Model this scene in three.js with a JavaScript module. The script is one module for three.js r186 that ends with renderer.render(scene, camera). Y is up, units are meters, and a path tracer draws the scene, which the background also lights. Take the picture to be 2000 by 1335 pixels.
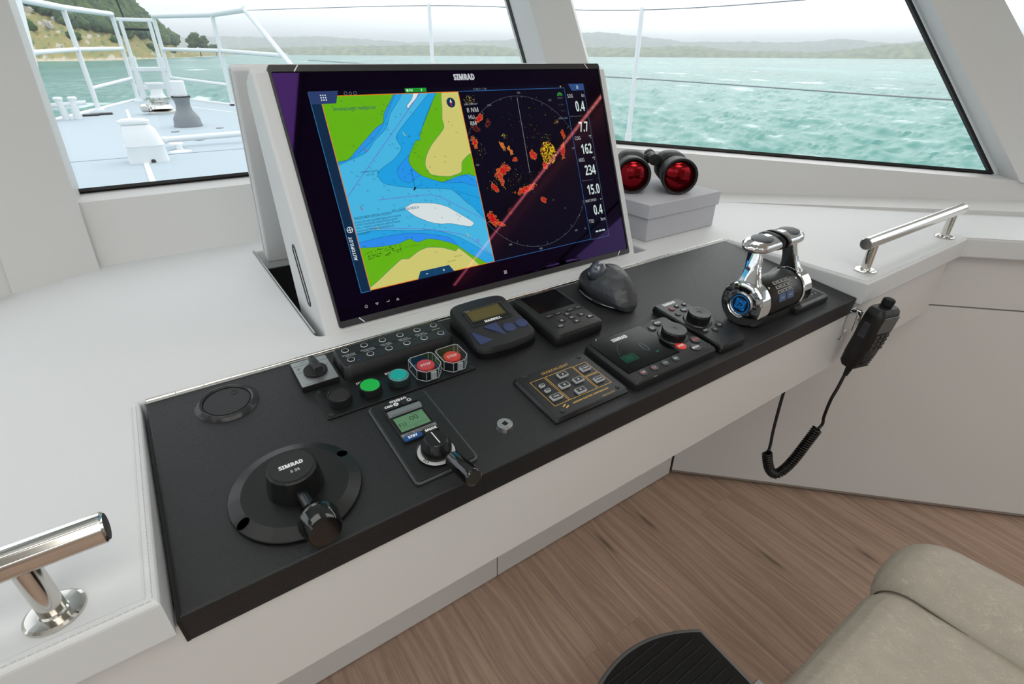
import * as THREE from 'three';
import { RoundedBoxGeometry } from 'three/addons/geometries/RoundedBoxGeometry.js';
import { mergeGeometries, mergeVertices, toCreasedNormals } from 'three/addons/utils/BufferGeometryUtils.js';
import { RectAreaLightUniformsLib } from 'three/addons/lights/RectAreaLightUniformsLib.js';
import { createNoise2D, createNoise3D } from 'simplex-noise';

// ---------------------------------------------------------------- camera, sky, lights, exposure
const scene = new THREE.Scene();
const camera = new THREE.PerspectiveCamera(2 * Math.atan(667.5 / 1002.23) * 180 / Math.PI, 2000 / 1335, 0.02, 20000);
camera.position.set(0, 1.19, 0);
camera.rotation.order = 'YXZ';
camera.rotation.set(-0.509046, -0.606661, 0.006279);
scene.add(camera);
const renderer = new THREE.WebGLRenderer({ antialias: true });
renderer.toneMapping = THREE.LinearToneMapping;
renderer.toneMappingExposure = 1.0;
renderer.shadowMap.enabled = true;
RectAreaLightUniformsLib.init();

const SKY = 1.6, SUN_AZ = 0.98;               // thin bright overcast; the veiled sun stands to starboard ahead
{
  const W = 256, H = 128, data = new Float32Array(W * H * 4);
  const sun = new THREE.Vector3(Math.sin(SUN_AZ) * 0.88, 0.47, -Math.cos(SUN_AZ) * 0.88).normalize(), d = new THREE.Vector3();
  for (let r = 0; r < H; r++) for (let c = 0; c < W; c++) {
    const el = ((r + 0.5) / H - 0.5) * Math.PI, az = ((c + 0.5) / W - 0.5) * 2 * Math.PI;
    d.set(Math.cos(el) * Math.cos(az), Math.sin(el), Math.cos(el) * Math.sin(az));
    const k = Math.max(0, d.dot(sun)), glow = 0.25 * k * k + 0.9 * k ** 6;
    const o = (r * W + c) * 4;
    data[o] = SKY * (0.93 + glow); data[o + 1] = SKY * (0.98 + glow); data[o + 2] = SKY * (1.03 + glow * 0.95); data[o + 3] = 1;
  }
  const t = new THREE.DataTexture(data, W, H, THREE.RGBAFormat, THREE.FloatType);
  t.mapping = THREE.EquirectangularReflectionMapping; t.magFilter = THREE.LinearFilter; t.needsUpdate = true;
  scene.background = t; scene.environment = t;
}
const CEIL = 2.1;                                // unseen panels lighting the cabin, aft one added fill: x, z, width, depth, radiance
const UNSEEN_LAMPS = [[0.03, 0.62, 1.06, 1.3, 2.4, 'large unseen ceiling panel lighting the console and mirrored in the monitor'], [1.3, -0.72, 0.9, 0.5, 1.3, 'small unseen ceiling panel placed to light the throttle side'], [-0.35, -0.72, 0.9, 0.5, 1.3, 'small unseen ceiling panel placed to light the left worktop'], [-0.72, 2.1, 0.9, 1.2, 3.0, 'unseen fill light panel added near the aft door']];
const HAZE = 0.00030;                                 // sea haze per metre
if (HAZE) scene.fog = new THREE.FogExp2(0xe9f0f2, HAZE);

// ---------------------------------------------------------------- helpers
let seed = 7;
const rnd = () => { seed = (seed + 0x6d2b79f5) | 0; let t = Math.imul(seed ^ (seed >>> 15), 1 | seed); t = (t + Math.imul(t ^ (t >>> 7), 61 | t)) ^ t; return ((t ^ (t >>> 14)) >>> 0) / 4294967296; };
const mulb = (a) => () => { a = (a + 0x6d2b79f5) | 0; let t = Math.imul(a ^ (a >>> 15), 1 | a); t = (t + Math.imul(t ^ (t >>> 7), 61 | t)) ^ t; return ((t ^ (t >>> 14)) >>> 0) / 4294967296; };
const n2 = createNoise2D(mulb(11)), n3 = createNoise3D(mulb(12));
const V = (x, y, z) => new THREE.Vector3(x, y, z);
const PI = Math.PI, lerp = THREE.MathUtils.lerp, clamp = THREE.MathUtils.clamp;
const taken = {};
const numbered = (n) => { const k = taken[n] = (taken[n] ?? -1) + 1; return k ? n + '_' + String(k).padStart(3, '0') : n; };
function mesh(name, geo, mat, parent, at, rot) {
  const m = new THREE.Mesh(geo, mat); m.name = name; m.castShadow = m.receiveShadow = true;
  if (at) m.position.set(...at);
  if (rot) m.rotation.set(...rot);
  if (parent) parent.add(m);
  return m;
}
function tag(o, label, category, group) { o.userData.label = label; o.userData.category = category; if (group) o.userData.group = group; return o; }
function thing(name, label, category, at = [0, 0, 0], group) { const g = new THREE.Group(); g.name = numbered(name); g.position.set(...at); scene.add(g); return tag(g, label, category, group); }
function single(name, geo, mat, label, category, at, rot, group) { return tag(mesh(numbered(name), geo, mat, scene, at, rot), label, category, group); }
function struct(name, geo, mat, label) { const m = geo ? mesh(name, geo, mat, scene) : new THREE.Group(); if (!geo) { m.name = name; scene.add(m); } m.userData.kind = 'structure'; if (label) m.userData.label = label; return m; }
const rbox = (w, h, d, r = 0.002, s = 3) => new RoundedBoxGeometry(w, h, d, s, Math.min(r, w / 2 - 1e-5, h / 2 - 1e-5, d / 2 - 1e-5));
const box = (w, h, d) => new THREE.BoxGeometry(w, h, d);
const cyl = (r0, r1, h, n = 32, open = false) => new THREE.CylinderGeometry(r0, r1, h, n, 1, open);
const lathe = (pts, n = 48) => new THREE.LatheGeometry(pts.map(([r, y]) => new THREE.Vector2(Math.max(r, 0), y)), n);
const crease = (g, a = 0.6) => toCreasedNormals(g, a);
// lathe with crisp edges: every corner of the profile keeps its own facet
function turned(pts, n = 48) { return crease(lathe(pts, n), 0.5); }
function tube(pts, r, seg = 48, rad = 10, closed = false) { return new THREE.TubeGeometry(new THREE.CatmullRomCurve3(pts.map((p) => Array.isArray(p) ? V(...p) : p), closed, 'catmullrom', 0.5), seg, r, rad, closed); }
function rod(a, b, r, n = 16, r2) {             // straight closed rod from a to b
  const A = V(...a), B = V(...b), d = B.clone().sub(A), g = cyl(r2 ?? r, r, d.length(), n);
  g.applyQuaternion(new THREE.Quaternion().setFromUnitVectors(V(0, 1, 0), d.clone().normalize()));
  return g.translate((A.x + B.x) / 2, (A.y + B.y) / 2, (A.z + B.z) / 2);
}
function rr(w, d, r) {                          // rounded rectangle, centred; shape y is -z
  const s = new THREE.Shape(), x = w / 2, y = d / 2; r = Math.min(r, x, y);
  s.moveTo(-x + r, -y); s.lineTo(x - r, -y); s.absarc(x - r, -y + r, r, -PI / 2, 0); s.lineTo(x, y - r); s.absarc(x - r, y - r, r, 0, PI / 2);
  s.lineTo(-x + r, y); s.absarc(-x + r, y - r, r, PI / 2, PI); s.lineTo(-x, -y + r); s.absarc(-x + r, -y + r, r, PI, 1.5 * PI);
  return s;
}
const poly = (pts) => { const s = new THREE.Shape(); pts.forEach(([x, z], i) => i ? s.lineTo(x, -z) : s.moveTo(x, -z)); s.closePath(); return s; };
function slab(shape, h, b = 0.001, seg = 3, curve = 10) { // lying plate of height h standing on y = 0, edges rounded by b
  const g = new THREE.ExtrudeGeometry(shape, { depth: h - 2 * b, bevelEnabled: b > 0, bevelSize: b, bevelThickness: b, bevelOffset: -b, bevelSegments: seg, curveSegments: curve });
  return g.rotateX(-PI / 2).translate(0, b, 0);
}
const plate = (w, d, h, r = 0.003, b = 0.001, seg = 3) => slab(rr(w, d, r), h, b, seg, 6);
function hexa(a, b) {                            // solid between quad a and quad b (same winding), flat faces, uv in metres
  const P = [], U = [], q = (p0, p1, p2, p3) => {
    const w = V(...p1).distanceTo(V(...p0)), h = V(...p3).distanceTo(V(...p0));
    for (const [p, u, v] of [[p0, 0, 0], [p1, w, 0], [p2, w, h], [p0, 0, 0], [p2, w, h], [p3, 0, h]]) { P.push(...p); U.push(u, v); }
  };
  q(a[0], a[1], a[2], a[3]); q(b[1], b[0], b[3], b[2]);
  for (let i = 0; i < 4; i++) { const j = (i + 1) % 4; q(a[j], a[i], b[i], b[j]); }
  const g = new THREE.BufferGeometry();
  g.setAttribute('position', new THREE.Float32BufferAttribute(P, 3)); g.setAttribute('uv', new THREE.Float32BufferAttribute(U, 2));
  g.computeVertexNormals();
  return g;
}
function loft(rings, capped = true, uvs = 1) {   // closed rings of equal count
  const N = rings[0].length, P = [], U = [], I = [];
  rings.forEach((r, k) => { for (let i = 0; i <= N; i++) { const p = r[i % N]; P.push(p.x, p.y, p.z); U.push(i / N * uvs, k / (rings.length - 1) * uvs); } });
  const w = N + 1;
  for (let k = 0; k < rings.length - 1; k++) for (let i = 0; i < N; i++) { const a = k * w + i, b = a + 1, c = a + w, d = c + 1; I.push(a, b, d, a, d, c); }
  if (capped) for (const [k, flip] of [[0, true], [rings.length - 1, false]]) {
    const c = rings[k].reduce((s, p) => s.add(p), V(0, 0, 0)).multiplyScalar(1 / N), at = P.length / 3;
    P.push(c.x, c.y, c.z); U.push(0.5, 0.5);
    rings[k].forEach((p) => { P.push(p.x, p.y, p.z); U.push(0.5, 0.5); });
    for (let i = 0; i < N; i++) { const a = at + 1 + i, b = at + 1 + (i + 1) % N; flip ? I.push(at, b, a) : I.push(at, a, b); }
  }
  const g = new THREE.BufferGeometry();
  g.setAttribute('position', new THREE.Float32BufferAttribute(P, 3)); g.setAttribute('uv', new THREE.Float32BufferAttribute(U, 2)); 
  let vol = 0; for (let i = 0; i < I.length; i += 3) { const [a, b, c] = [I[i] * 3, I[i + 1] * 3, I[i + 2] * 3]; vol += P[a] * (P[b + 1] * P[c + 2] - P[b + 2] * P[c + 1]) - P[a + 1] * (P[b] * P[c + 2] - P[b + 2] * P[c]) + P[a + 2] * (P[b] * P[c + 1] - P[b + 1] * P[c]); }
  if (vol < 0) for (let i = 0; i < I.length; i += 3) [I[i + 1], I[i + 2]] = [I[i + 2], I[i + 1]];
  g.setIndex(I); g.computeVertexNormals();
  return crease(g, 0.75);
}
function sring(c, a, b, n = 2, ax = V(1, 0, 0), ay = V(0, 0, -1), N = 40) { // superellipse ring about c
  const out = [];
  for (let i = 0; i < N; i++) { const t = i / N * 2 * PI, cs = Math.cos(t), sn = Math.sin(t), x = Math.sign(cs) * Math.abs(cs) ** (2 / n) * a, y = Math.sign(sn) * Math.abs(sn) ** (2 / n) * b; out.push(V(...c).addScaledVector(ax, x).addScaledVector(ay, y)); }
  return out;
}
// ---- textures
function grid(W, H, f, opt = {}) {               // f(x, y) -> [r, g, b] 0..255 or one grey value
  const data = new Uint8Array(W * H * 4);
  for (let y = 0; y < H; y++) for (let x = 0; x < W; x++) { const v = f(x, y), o = (y * W + x) * 4, a = Array.isArray(v); data[o] = clamp(a ? v[0] : v, 0, 255); data[o + 1] = clamp(a ? v[1] : v, 0, 255); data[o + 2] = clamp(a ? v[2] : v, 0, 255); data[o + 3] = 255; }
  const t = new THREE.DataTexture(data, W, H); t.wrapS = t.wrapT = THREE.RepeatWrapping; t.magFilter = THREE.LinearFilter; t.minFilter = THREE.LinearMipmapLinearFilter; t.generateMipmaps = true;
  if (opt.srgb) t.colorSpace = THREE.SRGBColorSpace;
  if (opt.repeat) t.repeat.set(...opt.repeat);
  t.needsUpdate = true;
  return t;
}
const tn = (x, y, W, H, fx, fy, z = 0) => {      // tileable noise over W x H
  const a = x / W * 2 * PI, b = y / H * 2 * PI;
  return 0.5 * (n3(Math.cos(a) * fx + 31 * z, Math.sin(a) * fx + 7 * z, Math.cos(b) * fy + z) + n3(Math.sin(b) * fy + 17 * z, Math.cos(a) * fx * 0.9 - z, Math.sin(a) * fx * 0.9 + 3));
};
function cellEdges(W, H, n, sd) {                // tileable cell pattern: [distance to nearest, gap to second]
  const r = mulb(sd), P = []; for (let i = 0; i < n; i++) P.push([r() * W, r() * H]);
  const B = 32, gw = Math.ceil(W / B), gh = Math.ceil(H / B), cells = Array.from({ length: gw * gh }, () => []);
  P.forEach((p, i) => cells[Math.floor(p[1] / B) * gw + Math.floor(p[0] / B)].push(i));
  return (x, y) => {
    let a = 1e9, b = 1e9; const cx = Math.floor(x / B), cy = Math.floor(y / B);
    for (let j = -1; j <= 1; j++) for (let i = -1; i <= 1; i++) for (const k of cells[((cy + j + gh) % gh) * gw + (cx + i + gw) % gw]) {
      let dx = Math.abs(P[k][0] - x), dy = Math.abs(P[k][1] - y); dx = Math.min(dx, W - dx); dy = Math.min(dy, H - dy);
      const q = Math.hypot(dx, dy); if (q < a) { b = a; a = q; } else if (q < b) b = q;
    }
    return [a, b - a];
  };
}
const std = (color, roughness = 0.5, o = {}) => new THREE.MeshPhysicalMaterial({ color, roughness, ...o });
const leatherBump = (() => { const c = cellEdges(512, 512, 2600, 5); return grid(512, 512, (x, y) => 120 + 90 * clamp(c(x, y)[1] / 5, 0, 1) + 25 * tn(x, y, 512, 512, 3, 3, 4)); })();
const vinylBump = (() => { const c = cellEdges(512, 512, 3400, 6); return grid(512, 512, (x, y) => 150 + 50 * clamp(c(x, y)[1] / 5, 0, 1)); })();
const rep = (t, x, y = x) => { const c = t.clone(); c.repeat.set(x, y); c.needsUpdate = true; return c; };
// ---- shared materials
const M = {
  white: std(0xd8dadb, 0.55, { bumpMap: rep(vinylBump, 7), bumpScale: 0.00012 }),          // stitched white vinyl upholstery, uv in metres
  panel: std(0xd6d5d2, 0.42),                                                            // satin lacquered panels
  thread: std(0xcfd2d4, 0.8),
  leather: std(0x18191b, 0.48, { bumpMap: rep(leatherBump, 13), bumpScale: 0.00042 }),
  leatherEdge: std(0x121213, 0.5),
  black: std(0x0b0b0c, 0.38), blackMatte: std(0x121214, 0.6), blackGloss: std(0x050506, 0.12, { clearcoat: 0.6, clearcoatRoughness: 0.05 }),
  rubber: std(0x0d0d0e, 0.75), darkGrey: std(0x2a2b2d, 0.45), grey: std(0x6f7173, 0.4),
  steel: std(0xd9d6d0, 0.12, { metalness: 1 }), chrome: std(0xe6e7e8, 0.05, { metalness: 1 }), brushed: std(0xb9bbbc, 0.32, { metalness: 1 }),
  silver: std(0xb4b7ba, 0.35, { metalness: 0.8 }),
  ink: std(0xf2f2f2, 0.5), gasket: std(0x0c0d0d, 0.5),
  glass: std(0xffffff, 0.0, { transmission: 1, thickness: 0, ior: 1.5, specularIntensity: 0.22 }),
  clear: std(0xf7f9fa, 0.04, { transmission: 1, thickness: 0, ior: 1.45, specularIntensity: 0.35 }),
  deck: std(0xa6b4bb, 0.75), gel: std(0xdde1e2, 0.35), galv: std(0xdfe3e4, 0.35),
};
// ---- print: a flat face whose canvas is drawn in millimetres, origin at its back left corner
function print(parent, name, w, d, y, draw, o = {}) {
  const k = o.res ?? 10, c = document.createElement('canvas'); c.width = Math.round(w * 1000 * k); c.height = Math.round(d * 1000 * k);
  const x = c.getContext('2d'); x.scale(k, k); x.textAlign = 'center'; x.textBaseline = 'middle'; draw(x, w * 1000, d * 1000);
  const t = new THREE.CanvasTexture(c); t.colorSpace = THREE.SRGBColorSpace; t.magFilter = THREE.LinearFilter;
  const m = std(0xffffff, o.rough ?? 0.35, { map: t, ...(o.mat ?? {}) });
  if (o.emit) { m.emissive = new THREE.Color(1, 1, 1); m.emissiveMap = t; m.emissiveIntensity = o.emit; m.color.set(0x000000); m.map = null; }
  const g = o.round ? new THREE.CircleGeometry(w / 2, 48) : new THREE.PlaneGeometry(w, d); g.rotateX(-PI / 2);
  return mesh(name, g, m, parent, [o.x ?? 0, y, o.z ?? 0]);
}
function txt(x, s, px, py, size, color = '#e8e8e8', o = {}) {
  x.save(); x.translate(px, py); x.scale(o.sx ?? 1, 1); if (o.rot) x.rotate(o.rot); x.fillStyle = color; x.textAlign = o.align ?? 'center';
  x.font = (o.bold === false ? '' : 'bold ') + size * 10 + 'px ' + (o.font ?? 'sans-serif'); x.scale(0.1, 0.1); x.fillText(s, 0, 0);
  if (o.heavy) { x.strokeStyle = color; x.lineWidth = size * 10 * o.heavy; x.strokeText(s, 0, 0); }
  x.restore();
}
const simrad = (x, px, py, size) => txt(x, 'SIMRAD', px, py, size, '#dfe2e3', { heavy: 0.07, sx: 0.92 });
// ---------------------------------------------------------------- the wheelhouse shell
const YC = 0.8348, RAKE = 0.58, MID = 0.477;     // counter height, forward rake of the windows, centreline of the boat
const mir = (p) => [2 * MID - p[0], p[1], p[2]], mirq = (q) => [q[1], q[0], q[3], q[2]].map(mir);
const lean = (x, y, z) => [x, y, z - RAKE * (y - YC)];          // a point that stands over (x, z) of the counter on the raked wall
const S45 = (s, y) => lean(1.194 + 0.7071 * s, y, -1.136 + 0.7071 * s);
const off = (q, v) => q.map((p) => [p[0] + v[0], p[1] + v[1], p[2] + v[2]]);
const wallM = std(0xcfcfce, 0.5);
const SILL = 0.942, HEAD = 1.93, sill45 = (s) => 0.946 - 0.045 * s;
{
  const w = struct('wall_front', null, null, 'white raked wall under the forward window');
  const q = [lean(-0.2, YC - 0.004, -1.205), lean(1.15, YC - 0.004, -1.205), lean(1.15, SILL, -1.205), lean(-0.2, SILL, -1.205)];
  mesh('wall_panel', hexa(q, off(q, [0, 0, -0.1])), wallM, w);
  const h = [lean(-0.3, HEAD, -1.205), lean(1.25, HEAD, -1.205), lean(1.25, CEIL, -1.205), lean(-0.3, CEIL, -1.205)];
  mesh('header', hexa(h, off(h, [0, 0, -0.1])), wallM, w);
  mesh('lower_panel', box(1.9, YC + 0.1, 0.04).translate(MID, YC / 2 - 0.06, -1.26), wallM, w);
}
for (const side of [0, 1]) {                      // the two angled walls, starboard and port
  const w = struct(side ? 'wall_front_left' : 'wall_front_right', null, null, side ? 'white angled wall forward to port' : 'white angled wall under the wide starboard window');
  const put = (name, q, v) => { const b = off(q, v); mesh(name, side ? hexa(mirq(q), mirq(b)) : hexa(q, b), wallM, w); };
  put('wall_panel', [S45(-0.06, YC - 0.004), S45(1.42, YC - 0.004), S45(1.42, sill45(1.42)), S45(-0.06, sill45(-0.06))], [0.07, 0, -0.07]);
  put('header', [S45(-0.06, HEAD), S45(1.0, HEAD), S45(1.0, CEIL), S45(-0.06, CEIL)], [0.07, 0, -0.07]);
  put('lower_panel', [[1.0, -0.1, -1.3], [2.25, -0.1, -0.05], [2.25, YC, -0.05], [1.0, YC, -1.3]], [0.04, 0, -0.04]);
}
// raked pillars either side of the forward window, then the ones aft of the angled windows
for (const side of [0, 1]) {
  const w = struct(side ? 'trim_2' : 'trim_1', null, null, side ? 'broad raked white window pillar to port' : 'broad raked white window pillar behind the monitor');
  const a = [lean(1.074, YC, -1.182), lean(1.194, YC, -1.132), lean(1.194, CEIL, -1.132), lean(1.074, CEIL, -1.182)];
  const b = [lean(1.074, YC, -1.31), lean(1.279, YC, -1.217), lean(1.279, CEIL, -1.217), lean(1.074, CEIL, -1.31)];
  mesh('pillar_post', side ? hexa(mirq(a), mirq(b)) : hexa(a, b), wallM, w);
  const w2 = struct(side ? 'trim_4' : 'trim_3', null, null, side ? 'raked white pillar aft of the port angled window' : 'raked white pillar aft of the starboard angled window');
  const c = [[1.958, 0.895, -0.392], [2.10, 0.885, -0.25], [1.823, CEIL, -1.217], [1.716, CEIL, -1.318]], d = off(c, [0.085, 0, -0.085]);
  mesh('pillar_post', side ? hexa(mirq(c), mirq(d)) : hexa(c, d), wallM, w2);
}
// windows: black gasket frame and a glass pane each
function windowUnit(n, inner, t, label) {         // inner: four corners of the glass, t: gasket width
  const w = struct('window_' + n, null, null, label), P = inner.map((p) => V(...p)), c = P.reduce((s, p) => s.add(p), V(0, 0, 0)).multiplyScalar(0.25);
  const nrm = P[1].clone().sub(P[0]).cross(P[3].clone().sub(P[0])).normalize();
  const ins = P.map((p, i) => { const a = P[(i + 3) % 4].clone().sub(p).normalize(), b = P[(i + 1) % 4].clone().sub(p).normalize(); return p.clone().addScaledVector(a.add(b), t); });
  const arr = (p) => [p.x, p.y, p.z], up = (p, k) => arr(p.clone().addScaledVector(nrm, k));
  const bars = [];
  for (let i = 0; i < 4; i++) { const j = (i + 1) % 4; bars.push(hexa([up(P[i], 0.006), up(P[j], 0.006), up(ins[j], 0.006), up(ins[i], 0.006)], [up(P[i], -0.006), up(P[j], -0.006), up(ins[j], -0.006), up(ins[i], -0.006)])); }
  mesh('gasket', mergeGeometries(bars), M.gasket, w);
  const g = new THREE.BufferGeometry(); g.setAttribute('position', new THREE.Float32BufferAttribute([0, 1, 2, 0, 2, 3].flatMap((i) => arr(P[i])), 3)); g.computeVertexNormals();
  mesh('pane', g, M.glass, w);
  return w;
}
const gz = (x, y) => [x, y, -1.352 - RAKE * (y - SILL)];
windowUnit(1, [gz(-0.26, SILL + 0.002), gz(1.078, SILL + 0.002), gz(1.078, HEAD), gz(-0.26, HEAD)], 0.0065, 'forward window with black gasket');
{
  const gs = (s, y) => { const p = S45(s, y); return [p[0] + 0.058, p[1], p[2] - 0.058]; };
  const top = (s) => gs(s, HEAD), q = [gs(-0.02, sill45(-0.02) + 0.001), gs(1.075, sill45(1.075) + 0.001), [1.80, HEAD, -1.245], top(-0.02)];
  windowUnit(2, q, 0.009, 'wide raked starboard window with black gasket');
  windowUnit(4, mirq(q), 0.009, 'raked port window with black gasket');
  const r = [[2.14, 0.89, -0.28], [2.24, 0.89, 2.95], [2.24, 1.5, 2.95], [2.0, 1.5, -0.78]];
  windowUnit(3, r, 0.014, 'long starboard side window');
  windowUnit(5, mirq(r), 0.014, 'long port side window');
}
for (const side of [0, 1]) {
  const w = struct(side ? 'wall_left' : 'wall_right', null, null, side ? 'white port side wall' : 'white starboard side wall'), X = (x) => side ? 2 * MID - x : x;
  mesh('wall_panel', box(0.08, 1.0, 3.3).translate(X(2.26), 0.39, 1.36), wallM, w);
  for (const hq of [[[1.95, 1.5, -0.74], [2.22, 1.5, 0.15], [2.22, CEIL, 0.15], [1.815, CEIL, -1.225]], [[2.22, 1.5, 0.15], [2.22, 1.5, 2.96], [2.22, CEIL, 2.96], [2.22, CEIL, 0.15]]]) { const hb = off(hq, [0.08, 0, 0]); mesh('header', side ? hexa(mirq(hq), mirq(hb)) : hexa(hq, hb), wallM, w); }
  mesh('mullion', box(0.06, 0.66, 0.1).translate(X(2.22), 1.2, 1.35), wallM, w);
}
{
  const w = struct('wall_back', null, null, 'white aft wall around the glass door');
  for (const [x, y, bw, bh] of [[-0.92, 1.05, 0.9, 2.1], [1.88, 1.05, 0.9, 2.1], [MID, 2.03, 1.9, 0.16]]) mesh('wall_panel', box(bw, bh, 0.08).translate(x, y, 3.0), wallM, w);
  const d = struct('door_1', null, null, 'unseen glazed aft door letting daylight in');  // out of view, sized to let daylight into the cabin
  mesh('door_pane', box(1.9, 1.9, 0.006).translate(MID, 1.0, 3.0), M.glass, d);
  for (const x of [-0.44, MID, 1.4]) mesh('door_frame', box(0.05, 1.94, 0.05).translate(x, 0.98, 3.0), M.brushed, d);
}
// ceiling with four unseen light panels placed to brighten the console
{
  const c = struct('ceiling', slab(poly([[-1.4, 3.1], [-1.4, -0.9], [-0.5, -1.98], [1.45, -1.98], [2.35, -0.9], [2.35, 3.1]]), 0.08, 0).translate(0, CEIL, 0), std(0xd8d6d2, 0.7), 'white cabin ceiling');
  for (const [x, z, LAMP_W, LAMP_D, LAMP, label] of UNSEEN_LAMPS) {
    const l = thing('unseen_ceiling_light', label, 'ceiling light', [x, CEIL, z]);
    mesh('frame', mergeGeometries([box(LAMP_W + 0.06, 0.012, 0.03).translate(0, -0.006, LAMP_D / 2 + 0.015), box(LAMP_W + 0.06, 0.012, 0.03).translate(0, -0.006, -LAMP_D / 2 - 0.015), box(0.03, 0.012, LAMP_D).translate(LAMP_W / 2 + 0.015, -0.006, 0), box(0.03, 0.012, LAMP_D).translate(-LAMP_W / 2 - 0.015, -0.006, 0)]), M.brushed, l);
    mesh('diffuser', box(LAMP_W, 0.004, LAMP_D).translate(0, -0.003, 0), std(0xffffff, 0.6, { emissive: new THREE.Color(1, 0.97, 0.92), emissiveIntensity: 0.5 }), l);
    const a = new THREE.RectAreaLight(new THREE.Color(1, 0.965, 0.92), LAMP, LAMP_W, LAMP_D);
    a.name = 'unseen_ceiling_lamp'; a.position.set(0, -0.014, 0); a.rotation.x = -PI / 2; l.add(a);
  }
  // warm light strip along the starboard edge of the ceiling
  const s = thing('led_strip', 'warm amber light strip along the starboard ceiling edge', 'light strip', [2.16, 2.05, 1.6]), amber = new THREE.Color(1, 0.42, 0.14);
  mesh('channel', rbox(0.03, 0.014, 2.6, 0.003, 1).translate(0, 0.012, 0), M.brushed, s);
  const dg = rbox(0.016, 0.008, 0.028, 0.003, 2), dm = std(0xffffff, 0.5, { emissive: amber, emissiveIntensity: 16 });
  for (let i = 0; i < 70; i++) mesh('light_segment', dg, dm, s, [0, 0.003, -1.27 + i * 0.0368]);
  const sl = new THREE.RectAreaLight(amber, 3, 0.016, 2.56); sl.name = 'strip_lamp'; sl.position.set(0, -0.004, 0); sl.rotation.x = -PI / 2; s.add(sl);
}
// floor: oak-look planks laid fore and aft, each its own board
const woods = [1, 2, 3, 4].map((v) => {
  const W = 256, H = 1024, r = mulb(90 + v), knots = Array.from({ length: 2 }, () => [40 + r() * (W - 80), 80 + r() * (H - 160), 9 + r() * 10]);
  const tone = [0, 7, -6, 3][v - 1];
  return grid(W, H, (x, y) => {
    let wx = x + 9 * n2(x * 0.006 + v * 9, y * 0.0035) , k = 0;
    for (const [a, b, s] of knots) { const dx = x - a, dy = (y - b) * 0.33, q = Math.hypot(dx, dy); wx += dx / (q + 1) * 26 * Math.exp(-q / (2.2 * s)); k += Math.exp(-((q / s) ** 2) * 3.5); }
    const streak = n2(wx * 0.028 + v * 40, y * 0.0016) * 0.55 + n2(wx * 0.09 + v * 13, y * 0.004) * 0.3;
    const fine = n2(wx * 0.42 + v * 3, y * 0.012) * 0.5 + n2(x * 0.9, y * 0.03 + v) * 0.35;
    const pore = Math.max(0, n2(wx * 0.3 + v * 70, y * 0.02) - 0.45) * 1.4;
    const light = Math.max(0, n2(wx * 0.2 + 300 + v * 5, y * 0.006) - 0.5) * 1.1;
    const cath = Math.sin((wx + 14 * n2(x * 0.01 + v * 5, y * 0.0022)) * 0.33 + y * 0.004) * (0.5 + 0.5 * n2(x * 0.012 + v, y * 0.002));
    const L = 176 + tone + 24 * streak + 8 * cath + 9 * fine - 26 * pore + 24 * light - 60 * k;
    return [L * 1.0, L * 0.86 - 1, L * 0.765 - 2];
  }, { srgb: true });
}).map((t) => std(0xffffff, 0.48, { map: t, bumpMap: t, bumpScale: 0.0003 }));
{
  const f = struct('floor', box(4.2, 0.1, 4.4).translate(MID, -0.062, 0.95), std(0x3a2c22, 0.8), 'brown oak plank floor laid fore and aft');
  const PW = 0.18, PL = 1.22, g = slab(rr(PW - 0.0002, PL - 0.0002, 0.0002), 0.012, 0.0003, 1, 1);
  const p = g.attributes.position, uv = g.attributes.uv;
  for (let i = 0; i < p.count; i++) uv.setXY(i, p.getX(i) / PW + 0.5, p.getZ(i) / PL + 0.5);
  let k = 0;
  for (let x = -1.27 + 0.02; x < 2.4; x += PW) { const o = (k * 0.41) % PL; for (let z = -1.5 + o - (k % 2 ? 0.13 : 0); z < 3.3; z += PL) { if (z > -1.35) mesh('plank', g, woods[(k * 7 + Math.round(z * 5) + 40) % 4], f, [x + 0.0556, -0.012, z]); } k++; }
}
// ---------------------------------------------------------------- console
const HX = -0.0754, HZ = -0.6445, SLOPE = 0.10445;                 // hinge corner and slope of the instrument panel
const onPanel = (u, v, t = 0) => [HX + u, YC - v * Math.sin(SLOPE) + t * Math.cos(SLOPE), HZ + v * Math.cos(SLOPE) + t * Math.sin(SLOPE)];
function dev(name, label, cat, u, v, turn = 0, group) { const g = thing(name, label, cat, onPanel(u, v), group); g.rotation.order = 'XYZ'; g.rotation.set(SLOPE, turn, 0); return g; }
function stitches(parent, lines, y) {              // lines: [[x0, z0, x1, z1], ...] one short thread every 4.5 mm
  const M4 = [], q = new THREE.Quaternion();
  for (const [x0, z0, x1, z1] of lines) {
    const L = Math.hypot(x1 - x0, z1 - z0), n = Math.floor(L / 0.0045); q.setFromAxisAngle(V(0, 1, 0), -Math.atan2(z1 - z0, x1 - x0));
    for (let i = 0; i < n; i++) { const t = (i + 0.5) / n; M4.push(new THREE.Matrix4().compose(V(lerp(x0, x1, t), y, lerp(z0, z1, t)), q, V(1, 1, 1))); }
  }
  const im = new THREE.InstancedMesh(new THREE.CapsuleGeometry(0.00045, 0.0026, 2, 5).rotateZ(PI / 2), M.thread, M4.length);
  M4.forEach((m, i) => im.setMatrixAt(i, m)); im.name = 'stitching'; im.userData.kind = 'stuff'; parent.add(im);
}
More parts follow.
